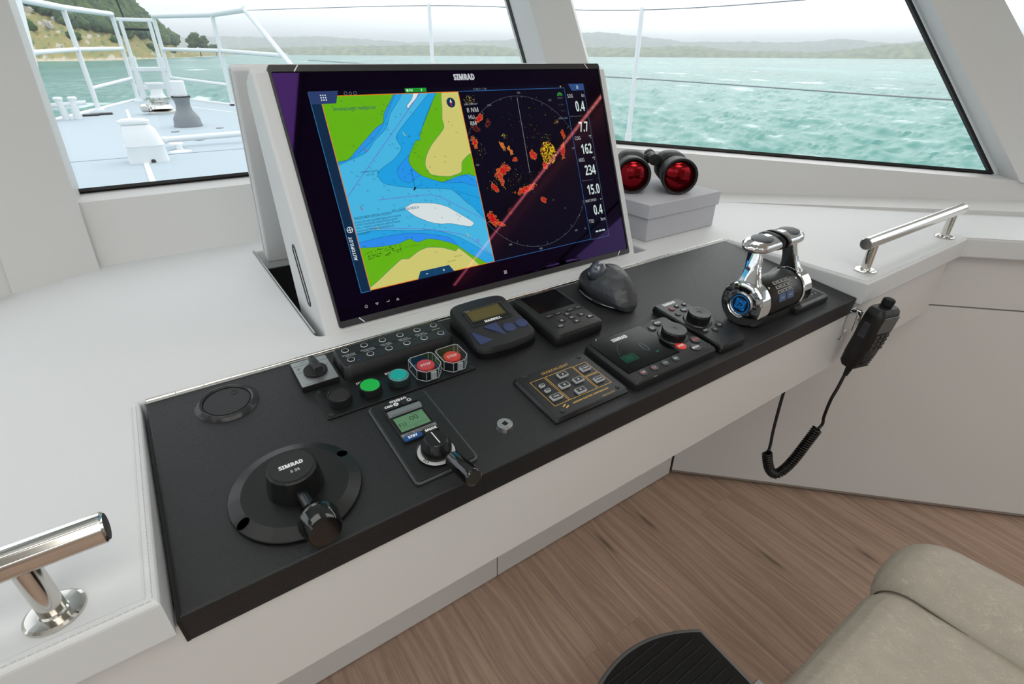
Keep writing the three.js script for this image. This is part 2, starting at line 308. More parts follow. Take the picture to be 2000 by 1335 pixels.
{
  const w = thing('worktop', 'white stitched vinyl worktop wrapping around the black instrument panel', 'worktop', [0, YC, 0]);
  const s = poly([[-1.18, -0.2], [-0.62, -0.3445], [-0.0785, -0.3445], [-0.0785, -0.6475], [1.0195, -0.6475], [1.0195, -0.3415], [1.493, -0.3415], [2.19, 0.3555], [2.21, -0.17], [1.225, -1.155], [1.09, -1.24], [-0.136, -1.24], [-0.27, -1.155], [-1.19, -0.235]]);
  const hole = new THREE.Path(); const x0 = 0.139, x1 = 0.826, z0 = -1.137, z1 = -0.693, r = 0.012;
  hole.moveTo(x0 + r, -z1); hole.lineTo(x1 - r, -z1); hole.absarc(x1 - r, -z1 + r, r, -PI / 2, 0); hole.lineTo(x1, -z0); hole.lineTo(x0, -z0); hole.lineTo(x0, -z1 + r); hole.absarc(x0 + r, -z1 + r, r, PI, 1.5 * PI);
  s.holes.push(hole);
  mesh('worktop_body', slab(s, 0.046, 0.005, 4, 6).translate(0, -0.046, 0), M.white, w);
  // piping that runs round the edges beside the panel and along the front lips
  for (const pts of [[[-1.0, -0.3525], [-0.0875, -0.3525], [-0.0875, -0.64]], [[1.0285, -0.64], [1.0285, -0.3495], [1.4895, -0.3495], [2.17, 0.331]]])
    mesh('piping', mergeGeometries(pts.slice(1).map((p, i) => rod([pts[i][0], -0.0006, pts[i][1]], [p[0], -0.0006, p[1]], 0.0014, 8))), M.white, w);
  stitches(w, [[-1.0, -0.3482, -0.083, -0.3482], [-0.0828, -0.35, -0.0828, -0.64], [1.0238, -0.64, 1.0238, -0.345], [1.024, -0.3452, 1.4905, -0.3452], [1.4925, -0.3445, 2.17, 0.333]], 0.0003);
  // black lined well the monitor rises from
  const lin = M.rubber, d = 0.28;
  mesh('well_lining', mergeGeometries([box(0.006, d, 0.45).translate(x0 - 0.004, -d / 2 - 0.02, -0.915), box(0.006, d, 0.45).translate(x1 + 0.004, -d / 2 - 0.02, -0.915), box(0.7, d, 0.006).translate(0.4825, -d / 2 - 0.02, z0 - 0.004), box(0.7, d, 0.006).translate(0.4825, -d / 2 - 0.02, z1 + 0.004), box(0.7, 0.006, 0.46).translate(0.4825, -d - 0.02, -0.915)]), lin, w);
  mesh('well_bracket', box(0.05, 0.02, 0.025).translate(0.165, -0.05, -0.765), M.grey, w);
  const rim = [[x0 + 0.0003, z1 - 0.012], [x0 + 0.0003, z0]].map(([x, z]) => [x, 0.0002, z]);
  mesh('well_rim', rod(rim[0], rim[1], 0.0016, 8), M.brushed, w);
  // low wedge ledge along the foot of the angled starboard wall
  const A = (s) => [1.30 + 0.7071 * s, -0.863 + 0.7071 * s], B = (s) => [1.40 + 0.7071 * s, -0.963 + 0.7071 * s];
  const lo = [[...A(0)], [...A(0.95)], [...B(0.95)], [...B(0)]];
  const hgt = [0.0005, 0.015, 0.015, 0.0005];
  mesh('wall_ledge', hexa(lo.map(([x, z], i) => [x, hgt[i], z]), lo.map(([x, z]) => [x, -0.002, z])), wallM, w);
}
{
  const p = thing('dashboard', 'sloping black leather instrument panel hinged to the white worktop', 'panel', onPanel(0, 0)); p.rotation.x = SLOPE;
  mesh('panel_top', slab(poly([[0.002, 0.003], [1.091, 0.003], [1.091, 0.2965], [0.002, 0.2965]]), 0.036, 0.0025, 3).translate(0, -0.036, 0), M.leather, p);
  mesh('side_skirt', box(0.003, 0.03, 0.27).translate(0.0, -0.022, 0.16), M.leatherEdge, p);
  const g = cyl(0.0026, 0.0026, 0.0293, 12).rotateZ(PI / 2), n = 36;
  const h = new THREE.Group(); h.name = 'piano_hinge'; p.add(h);
  mesh('hinge_leaf', box(1.09, 0.001, 0.004).translate(0.546, -0.0003, 0.0036), M.brushed, h);
  for (let i = 0; i < n; i++) mesh('hinge_knuckle', g, M.steel, h, [0.003 + (i + 0.5) * 1.087 / n, 0.0004, 0.0004]);
}
{
  const a = thing('console_apron', 'white satin front board below the black instrument panel', 'console', [0, 0, 0]);
  mesh('front_board', hexa([[-1.18, 0.65, -0.357], [1.482, 0.65, -0.357], [1.482, YC - 0.047, -0.357], [-1.18, YC - 0.047, -0.357]], [[-1.18, 0.65, -0.375], [1.46, 0.65, -0.375], [1.46, YC - 0.047, -0.375], [-1.18, YC - 0.047, -0.375]]), M.panel, a);
  mesh('underside_board', box(2.55, 0.012, 0.36).translate(0.1, 0.657, -0.555), M.panel, a);
}
{
  const c = thing('lower_cabinet', 'pale flat cabinet recessed under the console with one door gap', 'cabinet', [0, 0, 0]);
  mesh('carcass', box(2.2, 0.6, 0.3).translate(0.0, 0.35, -0.905), M.panel, c);
  for (const [x0, x1] of [[-1.15, 0.4688], [0.4722, 1.138]]) mesh('door_panel', rbox(x1 - x0, 0.645, 0.016, 0.001, 1).translate((x0 + x1) / 2, 0.3265, -0.745), M.panel, c);
}
{
  // cabinet set at 45 degrees; its own frame: x along the face, z outwards into the cabin
  const c = thing('corner_cabinet', 'white angled cabinet with a long drawer above a plain door', 'cabinet', [1.14, 0, -0.737]); c.rotation.y = -PI / 4;
  mesh('carcass', box(1.45, 0.72, 0.3).translate(0.77, 0.42, -0.18), M.panel, c);
  mesh('drawer_front', rbox(0.98, 0.128, 0.018, 0.001, 1).translate(0.455 + 0.49, 0.7205, -0.009), M.panel, c);
  mesh('door_panel', rbox(1.5, 0.634, 0.018, 0.001, 1).translate(0.755, 0.336, -0.009), M.panel, c);
  mesh('toe_kick', box(1.5, 0.02, 0.02).translate(0.755, 0.01, -0.03), std(0x8b8179, 0.5), c);
  mesh('toe_strip', rbox(1.5, 0.009, 0.014, 0.002, 1).translate(0.755, 0.0135, -0.008), std(0x8b8179, 0.5), c);
}
// grab rails
for (const [label, x0, x1, f0, f1] of [['polished steel grab rail on the worktop left of the panel', -0.55, -0.092, -0.51, -0.141], ['polished steel grab rail on the worktop above the radio handset', 1.043, 1.497, 1.08, 1.455]]) {
  const r = thing('grab_rail', label, 'grab rail', [(x0 + x1) / 2, YC, -0.376], 'grab rails'), c = (x0 + x1) / 2;
  const L = x1 - x0;
  mesh('bar', turned([[0, -L / 2], [0.0098, -L / 2], [0.0114, -L / 2 + 0.0016], [0.0114, L / 2 - 0.0016], [0.0098, L / 2], [0, L / 2]], 40).rotateZ(-PI / 2).translate(0, 0.059, 0), M.steel, r);
  for (const f of [f0, f1]) { mesh('post', cyl(0.0082, 0.0082, 0.054, 28).translate(f - c, 0.028, 0), M.steel, r); mesh('foot_flange', turned([[0, 0.0004], [0.0185, 0.0004], [0.0185, 0.0022], [0.0165, 0.0034], [0.0092, 0.0036], [0.0086, 0.006], [0, 0.006]], 36).translate(f - c, 0, 0), M.steel, r); }
}
// ---------------------------------------------------------------- monitor, its housing and the raised cover
const TILT = 21.895 * PI / 180;
{
  // frame: x right, y up the glass, z out of the glass; origin at the lower left corner of the bezel
  const at = [0.1704581, 0.84189949, -0.68442033];
  const hs = thing('monitor_housing', 'white upholstered housing around the tilted helm monitor', 'housing', at); hs.rotation.x = -TILT;
  const s = new THREE.Shape(); for (const [i, [a, b]] of [[0.013, -0.045], [0.013, 0.352], [0.001, 0.3645], [-0.042, 0.3645], [-0.056, 0.35], [-0.15, -0.02], [-0.15, -0.045]].entries()) i ? s.lineTo(a, b) : s.moveTo(a, b);
  s.closePath();
  const g = new THREE.ExtrudeGeometry(s, { depth: 0.633 - 0.014, bevelEnabled: true, bevelSize: 0.006, bevelThickness: 0.007, bevelOffset: -0.006, bevelSegments: 4 }).rotateY(-PI / 2).scale(1, 1, 1);
  // after the turn the profile's first axis is z, so flip it to run outwards
  g.applyMatrix4(new THREE.Matrix4().makeScale(1, 1, 1)).translate(0.633 - 0.0205 - 0.007 + 0.0, 0, -0.016);
  mesh('housing_shell', crease(g, 0.7), M.white, hs);
  const slot = rr(0.019, 0.094, 0.0095), hole = rr(0.0125, 0.0875, 0.0062); slot.holes.push(new THREE.Path(hole.getPoints(8)));
  mesh('slot_rim', new THREE.ExtrudeGeometry(slot, { depth: 0.002, bevelEnabled: true, bevelSize: 0.0004, bevelThickness: 0.0004, bevelSegments: 1 }).rotateY(-PI / 2).translate(-0.0193, 0.086, -0.055), M.darkGrey, hs);
  mesh('slot_shade', new THREE.ShapeGeometry(hole).rotateY(-PI / 2).translate(-0.0203, 0.086, -0.055), M.rubber, hs);  // flat black sheet; the shade inside the slot is put into its colour

  const m = thing('helm_monitor', 'large wide glass-fronted monitor showing a chart beside a radar picture', 'monitor', at); m.rotation.x = -TILT;
  const W = 0.593, H = 0.3615;
  const fr = rr(W, H, 0.004); fr.holes.push(new THREE.Path(rr(W - 0.0065, H - 0.019, 0.002).getPoints(4)));
  mesh('bezel', new THREE.ExtrudeGeometry(fr, { depth: 0.010, bevelEnabled: true, bevelSize: 0.0008, bevelThickness: 0.0008, bevelOffset: -0.0008, bevelSegments: 2 }).translate(W / 2, H / 2, -0.0095), std(0x2b2c2e, 0.4), m);
  const k = 3.44, c = document.createElement('canvas'); c.width = Math.round(W * 1000 * k); c.height = Math.round(H * 1000 * k);
  const x = c.getContext('2d'); drawMonitor(x, k, W * 1000, H * 1000);
  const t = new THREE.CanvasTexture(c); t.colorSpace = THREE.SRGBColorSpace; t.magFilter = THREE.LinearFilter;
  const gw = W - 0.0065, gh = H - 0.019, gg = new THREE.PlaneGeometry(gw, gh), uv = gg.attributes.uv;
  for (let i = 0; i < uv.count; i++) uv.setXY(i, (uv.getX(i) * gw + 0.00325) / W, (uv.getY(i) * gh + 0.0095) / H);
  mesh('screen_glass', gg.translate(W / 2, H / 2, -0.0009), std(0x020203, 0.03, { emissive: new THREE.Color(1, 1, 1), emissiveMap: t, emissiveIntensity: 0.92, specularColor: new THREE.Color(0.42, 0.15, 0.95), specularIntensity: 1 }), m);
  for (const [tx, ty, r] of [[0.036, H - 0.005, -0.7], [W - 0.033, H - 0.005, 0.7], [0.034, 0.005, 0.7], [W - 0.030, 0.005, -0.7]]) mesh('corner_mark', box(0.0014, 0.0105, 0.0006).rotateZ(r).translate(tx, ty, 0.0012), M.ink, m);

  const cv = thing('well_cover', 'white upholstered flap standing open behind the monitor', 'cover', [0.468, YC, -1.085]); cv.rotation.x = 0.27;
  mesh('flap', rbox(0.634, 0.36, 0.024, 0.006).translate(0, 0.172, 0), M.white, cv);
  mesh('flap_seam', rod([-0.3178, -0.006, 0.004], [-0.3178, 0.35, 0.004], 0.0012, 6), M.thread, cv);
}
function drawMonitor(x, k, W, H) {
  x.fillStyle = '#000000'; x.fillRect(0, 0, c0(W), c0(H));
  function c0(v) { return v * k; }
  x.save(); x.scale(k, k); x.translate(0, H); x.scale(1, -1);                     // millimetres, y up from the lower left corner
  const pth = (p, close = true) => { x.beginPath(); p.forEach(([a, b], i) => i ? x.lineTo(a, b) : x.moveTo(a, b)); if (close) x.closePath(); };
  const smooth = (p, close = true) => {                                          // rounded outline through the points
    x.beginPath(); const q = p.map(([a, b]) => V(a, b, 0)), cu = new THREE.CatmullRomCurve3(q, close, 'catmullrom', 0.35).getPoints(p.length * 10); cu.forEach((v, i) => i ? x.lineTo(v.x, v.y) : x.moveTo(v.x, v.y)); if (close) x.closePath();
  };
  const T = (s, a, b, size, col, o = {}) => { x.save(); x.translate(a, b); x.scale(1, -1); x.textBaseline = 'middle'; txt(x, s, 0, 0, size, col, o); x.restore(); };
  // screen border and side bar
  x.fillStyle = '#03070d'; x.fillRect(43, 42, 508, 285);
  x.fillStyle = '#0d2c45'; x.fillRect(44, 43, 15, 280); x.strokeStyle = '#2f7fb0'; x.lineWidth = 0.9; x.strokeRect(44, 43, 14.5, 283);
  // ---- chart
  x.save(); x.beginPath(); x.rect(59, 44, 220, 276); x.clip();
  x.fillStyle = '#48b9e6'; x.fillRect(59, 44, 220, 276);
  const line = '#1f5d82';
  const fs = (p, col, sm = true, lw = 0.45) => { (sm ? smooth : pth)(p); x.fillStyle = col; x.fill(); x.strokeStyle = line; x.lineWidth = lw; x.stroke(); };
  fs([[59, 226], [76, 231], [104, 240], [123, 257], [144, 272], [155, 291], [181, 330], [40, 330], [40, 222]], '#27a5e6');
  fs([[59, 228], [85, 236], [112, 252], [136, 272], [149, 290], [168, 316], [175, 330], [40, 330], [40, 224]], '#2c97ec');
  fs([[50, 229], [62, 231], [76, 233], [94, 247], [128, 273], [141, 280], [147, 294], [168, 319], [172, 330], [40, 330], [40, 229]], '#66b60a');
  fs([[240, 330], [224, 317], [168, 271], [156, 257], [160, 241], [145, 227], [114, 210], [121, 193], [167, 181], [205, 176], [230, 170], [257, 143], [290, 120], [300, 330]], '#1fa3e4');
  fs([[244, 322], [204, 272], [196, 250], [180, 238], [158, 222], [146, 212], [146, 198], [160, 190], [184, 199], [215, 184], [250, 180], [290, 178], [290, 330]], '#2497ee');
  fs([[215, 187], [235, 186], [262, 190], [290, 168], [290, 215], [240, 205]], '#27a5e6');
  fs([[244, 322], [222, 296], [197, 261], [194, 251], [187, 251], [176, 238], [168, 226], [169, 214], [182, 199], [215, 185], [242, 190], [262, 192], [290, 194], [290, 330]], '#66b60a');
  fs([[251, 322], [244, 296], [240, 280], [239, 266], [211, 242], [198, 226], [193, 212], [200, 198], [228, 192], [246, 194], [254, 197], [259, 212], [276, 223], [290, 225], [290, 330]], '#d2cc73');
  fs([[204, 326], [196, 312], [186, 303], [186, 298], [193, 304], [204, 313], [214, 326]], '#e3ecec');
  fs([[143, 153], [150, 157], [159, 159], [194, 154], [214, 146], [224, 139], [254, 116], [254, 111], [246, 109], [213, 119], [196, 121], [178, 127], [157, 139]], '#dce6e6');
  fs([[40, 129], [61, 128], [92, 128], [150, 118], [184, 113], [225, 94], [279, 53], [300, 30], [300, 20], [40, 20]], '#27a5e6');
  fs([[40, 112], [61, 115], [100, 117], [138, 116], [168, 110], [205, 98], [216, 86], [214, 80], [180, 70], [40, 60]], '#2c8ff0');
  fs([[40, 107], [60, 107], [87, 104], [117, 103], [138, 107], [150, 100], [168, 102], [190, 96], [215, 84], [237, 65], [264, 44], [280, 20], [40, 20]], '#66b60a');
  fs([[40, 38], [59, 48], [75, 56], [96, 68], [117, 79], [129, 78], [148, 86], [165, 89], [190, 84], [211, 75], [218, 78], [236, 60], [250, 43], [262, 20], [40, 20]], '#d2cc73');
  // depth contours, channel lines and soundings
  x.strokeStyle = line; x.lineWidth = 0.4; smooth([[59, 181], [110, 205], [140, 240], [168, 271]], false);
  smooth([[255, 143], [236, 168], [279, 150]], false); x.stroke();
  x.strokeStyle = '#7a4fc4'; x.lineWidth = 0.6;
  pth([[212, 320], [59, 180]], false); x.stroke(); smooth([[105, 171], [177, 169], [206, 162], [271, 120], [285, 108]], false); x.stroke(); smooth([[80, 133], [130, 125], [180, 114], [237, 95], [279, 55]], false); x.stroke();
  const r = mulb(21);
  for (let i = 0; i < 190; i++) { const a = 62 + r() * 212, b = 60 + r() * 255; if (b > 240 && a < 140) { if (r() > 0.25) continue; } if (b < 105 && r() > 0.2) continue; if (a > 200 && b > 195) { if (r() > 0.2) continue; } T(String(1 + Math.floor(r() * 9)), a, b, 3.3, '#123650', { bold: false }); T(String(Math.floor(r() * 9)), a + 2, b - 1, 2.2, '#123650', { bold: false }); }
  // boat, heading and course lines, buoys
  x.strokeStyle = '#16253a'; x.lineWidth = 0.5; pth([[167, 181], [168, 206]], false); x.stroke(); x.beginPath(); x.arc(168, 208, 1.5, 0, 7); x.stroke();
  x.strokeStyle = '#1a55c8'; pth([[167, 181], [177.5, 184.4]], false); x.stroke(); x.beginPath(); x.arc(179, 185, 1.5, 0, 7); x.stroke();
  x.fillStyle = '#0a0a0a'; pth([[163.5, 178.5], [167, 183], [169, 182.5], [168.4, 180.5], [165, 177.5]]); x.fill();
  for (const [a, b, col] of [[104, 244, '#c01830'], [76, 163, '#c01830'], [170, 262, '#e0d040'], [93, 131, '#b8d040'], [240, 96, '#d8d040']]) { x.strokeStyle = col; x.lineWidth = 0.9; pth([[a - 1.2, b + 3], [a, b - 1], [a + 2, b - 3]], false); x.stroke(); }
  x.strokeStyle = '#a23ad0'; x.lineWidth = 0.8; x.beginPath(); x.arc(256, 84, 2, 0, 7); x.stroke();
  T('WHANGAREI HARBOUR', 104, 302, 6.0, '#20427a', { bold: false });
  T('LEADING LIGHTS', 102, 213, 3.6, '#17425f', { bold: false }); T('239° 35M', 102, 208.5, 2.9, '#17425f', { bold: false });
  T('RADIO REPORTING POINTS', 62, 149.5, 5.2, '#17355a', { bold: false, align: 'left', sx: 0.92 }); T('WELLINGTON REACH', 121, 152, 5.2, '#17355a', { bold: false, align: 'left', sx: 0.92 });
  ['VESSELS 500 GROSS REGISTER TONNAGE OR GREATER', 'CONTACT WHANGAREI HARBOUR RADIO ON VHF', 'CHNL 11 PRIOR TO LEAVING/OIL BERTHS AT SNAKE', 'BEACON AND WELLINGTON ROCK BEACON', 'FOR PRIORITY'].forEach((s, i) => T(s, 61, 144 - i * 4.3, 3.5, '#17355a', { bold: false, align: 'left', sx: 0.86 }));
  x.fillStyle = '#0b1d05'; for (let i = 0; i < 90; i++) x.fillRect(62 + r() * 58, 88 + r() * 13, 0.6 + r() * 2.4, 0.3 + r() * 0.5);
  T('FORT BANK BEACON', 140, 96, 2.8, '#3f7d20', { bold: false }); T('YACHT CLUB', 214, 66, 2.6, '#77713a', { bold: false }); T('WATER TANK', 200, 60, 2.6, '#77713a', { bold: false });
  x.restore();
  x.strokeStyle = '#ef7d1a'; x.lineWidth = 1.1; x.strokeRect(59, 44, 220, 276);
  // compass, zoom bar, menu tab, status strip
  x.fillStyle = '#12304f'; x.beginPath(); x.arc(262, 304, 7.6, 0, 7); x.fill(); x.fillStyle = '#e8edf0'; pth([[262, 310], [264, 304], [260, 304]]); x.fill(); x.fillStyle = '#c8202a'; pth([[262, 298], [264, 304], [260, 304]]); x.fill();
  x.fillStyle = '#0f4166'; pth([[136, 43.5], [143, 55], [194, 55], [201, 43.5]]); x.fill(); T('−', 153, 49, 8, '#f4f6f8'); T('+', 183, 49, 8, '#f4f6f8'); x.strokeStyle = '#3b6f92'; x.lineWidth = 0.4; pth([[168.5, 44], [168.5, 54.5]], false); x.stroke();
  x.fillStyle = '#2b3f6c'; pth([[44, 327], [86, 327], [79, 310], [44, 310]]); x.fill(); x.fillStyle = '#f2f4f8'; for (let i = 0; i < 3; i++) for (let j = 0; j < 3; j++) { x.beginPath(); x.arc(60 + i * 3.2, 315 + j * 3.2, 0.95, 0, 7); x.fill(); }
  x.fillStyle = '#1a9a2c'; x.fillRect(188, 321.5, 36, 6); T('FU', 198, 324.3, 4.5, '#e8ffe8'); x.fillStyle = '#d8f6da'; x.fillRect(190.5, 322.8, 3.2, 3.4); x.fillRect(215, 322.6, 1.4, 3.8); T('OPTION', 208, 324.3, 2.6, '#0b5a1a');
  T('11:44:11  7.7m', 321, 323, 4, '#9aa6b2', { bold: false }); for (const [a, s] of [[96, 2.2], [103, 1.8], [110, 2.2]]) { x.strokeStyle = '#8fa0ae'; x.lineWidth = 0.5; x.beginPath(); x.arc(a, 323, s, 0, 7); x.stroke(); }
  x.save(); x.translate(51.5, 108); x.rotate(PI / 2); x.scale(1, -1); txt(x, 'AUTOPILOT', 0, 0, 6.6, '#f2f5f7', { sx: 0.95 }); x.restore();
  x.strokeStyle = '#f2f5f7'; x.lineWidth = 0.9; x.beginPath(); x.arc(51.5, 135, 4, 0, 7); x.stroke(); pth([[51.5, 131], [51.5, 139]], false); x.stroke(); pth([[47.5, 135], [55.5, 135]], false); x.stroke();
  // ---- radar
  x.save(); x.beginPath(); x.rect(280, 44, 219, 276); x.clip();
  const cx = 388, cy = 181;
  for (const q of [32, 64, 97]) { x.strokeStyle = '#10151d'; x.lineWidth = 0.5; x.beginPath(); x.arc(cx, cy, q, 0, 7); x.stroke(); }
  x.strokeStyle = '#59636e'; x.lineWidth = 0.6; x.beginPath(); x.arc(cx, cy, 129, 0, 7); x.stroke();
  for (let a = 0; a < 36; a++) { const an = a * PI / 18 + 0.07, l = a % 3 ? 3 : 6; x.strokeStyle = '#7c8894'; x.lineWidth = 0.5; pth([[cx + Math.cos(an) * 129, cy + Math.sin(an) * 129], [cx + Math.cos(an) * (129 - l), cy + Math.sin(an) * (129 - l)]], false); x.stroke(); }
  for (const [s, a, b] of [['240', 397, 315], ['210', 332, 297], ['270', 462, 300], ['300', 497, 214], ['180', 284, 244], ['150', 286, 204], ['330', 499, 116], ['000', 468, 66], ['060', 380, 48], ['090', 318, 66], ['6', 452, 110], ['8', 482, 92], ['10', 490, 66], ['4', 428, 128]]) T(s, a, b, 4, '#aab4bc', { bold: false });
  x.strokeStyle = '#b9c2c9'; x.lineWidth = 0.6; pth([[cx, cy], [392, 308]], false); x.stroke();
  const rr2 = mulb(77), blob = (a, b, w, h, ang, n, core, edge, dens = 1) => {
    const P = []; for (let i = 0; i < n * 1.5; i++) { const q = (rr2() + rr2() + rr2()) / 1.5 - 1, s = (rr2() + rr2()) - 1; P.push([a + Math.cos(ang) * q * w - Math.sin(ang) * s * h, b + Math.sin(ang) * q * w + Math.cos(ang) * s * h, 0.35 + rr2() * 1.15 * dens]); }
    x.fillStyle = edge; for (const [u, v, s] of P) { x.beginPath(); x.ellipse(u, v, s + 0.38, s * 0.7 + 0.38, rr2() * 3, 0, 7); x.fill(); }
    x.fillStyle = core; for (const [u, v, s] of P) { x.beginPath(); x.ellipse(u, v, s, s * 0.7, rr2() * 3, 0, 7); x.fill(); }
  };
  const RED = '#c0141a', YEL = '#e6d81a', EDG = '#c9a23a';
  blob(308, 277, 12.6, 5.0, 0.6, 63, RED, EDG); blob(296, 262, 11.5, 3.8, -0.3, 25, '#0a0608', '#b34a2e'); blob(322, 268, 9.2, 3.8, 0.8, 29, '#0a0608', '#c0532e'); blob(290, 240, 5.8, 11.2, 0.2, 54, RED, EDG); blob(332, 190, 20.7, 8.8, 0.5, 126, RED, EDG, 1.3); blob(326, 178, 5.8, 17.5, 0.2, 71, RED, EDG); blob(362, 206, 6.9, 3.8, 0.5, 25, RED, EDG);
  blob(310, 164, 13.8, 5.0, -0.9, 71, RED, EDG); blob(375, 154, 27.6, 5.6, 0.2, 147, RED, EDG, 1.2); blob(407, 131, 8.0, 5.0, -0.6, 46, RED, EDG); blob(293, 114, 10.3, 13.8, 0.5, 117, RED, EDG, 1.3); blob(306, 104, 11.5, 3.1, -0.4, 37, RED, EDG); blob(331, 122, 3.4, 6.2, 0.3, 21, '#0a0608', '#c0532e');
  blob(471, 212, 5.8, 16.2, -0.2, 96, RED, EDG); blob(478, 240, 4.6, 8.8, 0.2, 42, RED, EDG); blob(402, 210, 10.3, 7.5, -0.7, 71, RED, EDG); blob(424, 190, 5.8, 8.8, 0, 46, RED, EDG); blob(343, 230, 4.6, 10.0, 0.4, 29, '#d0602a', EDG); blob(357, 220, 4.6, 10.0, 0.6, 21, '#d0602a', EDG);
  for (let i = 0; i < 520; i++) { const an = rr2() * 7, q = Math.sqrt(rr2()) * 20; x.fillStyle = rr2() < 0.68 ? YEL : RED; x.fillRect(436 + Math.cos(an) * q * 0.85, 210 + Math.sin(an) * q, 0.8 + rr2() * 1.3, 0.6 + rr2()); }
  for (const [a, b, s, n] of [[296, 306, 12, 60], [350, 246, 8, 30], [466, 262, 7, 30], [330, 176, 40, 60], [372, 170, 40, 40], [300, 225, 20, 24], [440, 236, 18, 20], [400, 260, 70, 40]]) for (let i = 0; i < n; i++) { x.fillStyle = [YEL, '#8a9a3a', '#c97a2a', '#9aa3a0'][Math.floor(rr2() * 4)]; x.fillRect(a + (rr2() + rr2() - 1) * s, b + (rr2() + rr2() - 1) * s * 0.7, 0.4 + rr2() * 0.9, 0.4 + rr2() * 0.8); }
  T('8 NM', 299, 291, 9.5, '#d7dde0', { bold: false }); T('HU', 294, 280, 8.8, '#d7dde0', { bold: false }); T('RM', 295, 270, 8.8, '#d7dde0', { bold: false }); T('Halo 3005 Ac*', 298, 300, 4, '#b9c2c8', { bold: false });
  x.strokeStyle = '#2f9a3a'; x.lineWidth = 1.3; for (const q of [2, 4, 5.6]) { x.beginPath(); x.arc(487, 307, q, 0, PI); x.stroke(); } T('S MOTO', 486, 303, 3.4, '#7d93a0', { bold: false }); T('S / Arb', 486, 292, 3.8, '#63788a', { bold: false }); T('R / E', 488, 281, 3.8, '#63788a', { bold: false }); T('Mode_Total', 485, 268, 4, '#8ea0ae', { bold: false });
  x.restore();
  x.strokeStyle = '#2a5f9c'; x.lineWidth = 1.1; pth([[280, 320.5], [500, 320.5], [500, 44], [280, 44]], false); x.stroke(); x.lineWidth = 0.6; x.strokeStyle = '#5a79a0'; pth([[502, 43], [547, 43], [547, 325]], false); x.stroke();
  x.fillStyle = '#2c4d80'; pth([[511, 327], [548, 327], [548, 315], [517, 315]]); x.fill(); T('☰', 532, 321, 5, '#e8eef4'); x.fillStyle = '#e8eef4'; for (let i = 0; i < 3; i++) x.fillRect(529, 318.6 + i * 2, 5.4, 0.8);
  x.fillStyle = '#c8b818'; x.beginPath(); x.arc(492, 323, 1.4, 0, 7); x.fill();
  // ---- data column
  const val = '#cfe0dc', nm = '#d3d9dc';
  for (const [a, u, b, v, c2] of [['SOG', 'kn', 306, '0.4', 287], ['COG', '°T', 231, '162', 210], ['HDG', '°T', 191, '234', 171]]) { T(a, 504, b, 9, nm, { bold: false, align: 'left', sx: 0.78 }); T(u, 545.5, b, 8.4, nm, { bold: false, align: 'right', sx: 0.8 }); T(v, 542, c2, 25, val, { align: 'right', sx: 0.66 }); }
  T('DEPTH Sounder Uptime', 503, 270, 2.6, '#8d979d', { bold: false, align: 'left' }); T('m', 545, 270, 3, '#8d979d', { bold: false }); T('7.7', 542, 250, 25, val, { align: 'right', sx: 0.66 });
  T('VTEMP General Uptime', 503, 153, 2.6, '#8d979d', { bold: false, align: 'left' }); T('°C', 544, 153, 3, '#8d979d', { bold: false }); T('15.0', 544, 135, 25, val, { align: 'right', sx: 0.66 });
  T('BOAT SPEED', 503, 115, 6.4, nm, { bold: false, align: 'left', sx: 0.78 }); T('kn', 545, 115, 4.2, nm, { bold: false, align: 'right' }); T('0.4', 542, 96, 25, val, { align: 'right', sx: 0.66 }); T('TTD', 503, 77, 9, nm, { bold: false, align: 'left', sx: 0.8 }); T('hrs', 545.5, 77, 8.6, nm, { bold: false, align: 'right' });
  x.fillStyle = val; for (let i = 0; i < 3; i++) x.fillRect(515 + i * 8.6, 54.5, 7, 3);
  // ---- marks on the glass border
  T('SIMRAD', 296, 342, 12, '#c9cdd0', { heavy: 0.07, sx: 0.86 });
  x.strokeStyle = '#d5d9dc'; x.lineWidth = 0.6; x.beginPath(); x.arc(46, 22, 2, PI * 0.72, PI * 2.28); x.stroke(); pth([[46, 22], [46, 25.2]], false); x.stroke(); pth([[61, 23.4], [65, 23.4], [63, 20.6]]); x.stroke(); pth([[82.4, 24], [82.4, 21.6], [77.8, 21.6]], false); x.stroke(); pth([[94, 20.4], [98, 20.4], [96, 23.4]]); x.stroke();
  x.fillStyle = '#d5d9dc'; for (let i = 0; i < 3; i++) for (let j = 0; j < 3; j++) x.fillRect(293.4 + i * 2.1, 19.4 + j * 2.1, 1.4, 1.4);
  x.restore();
}
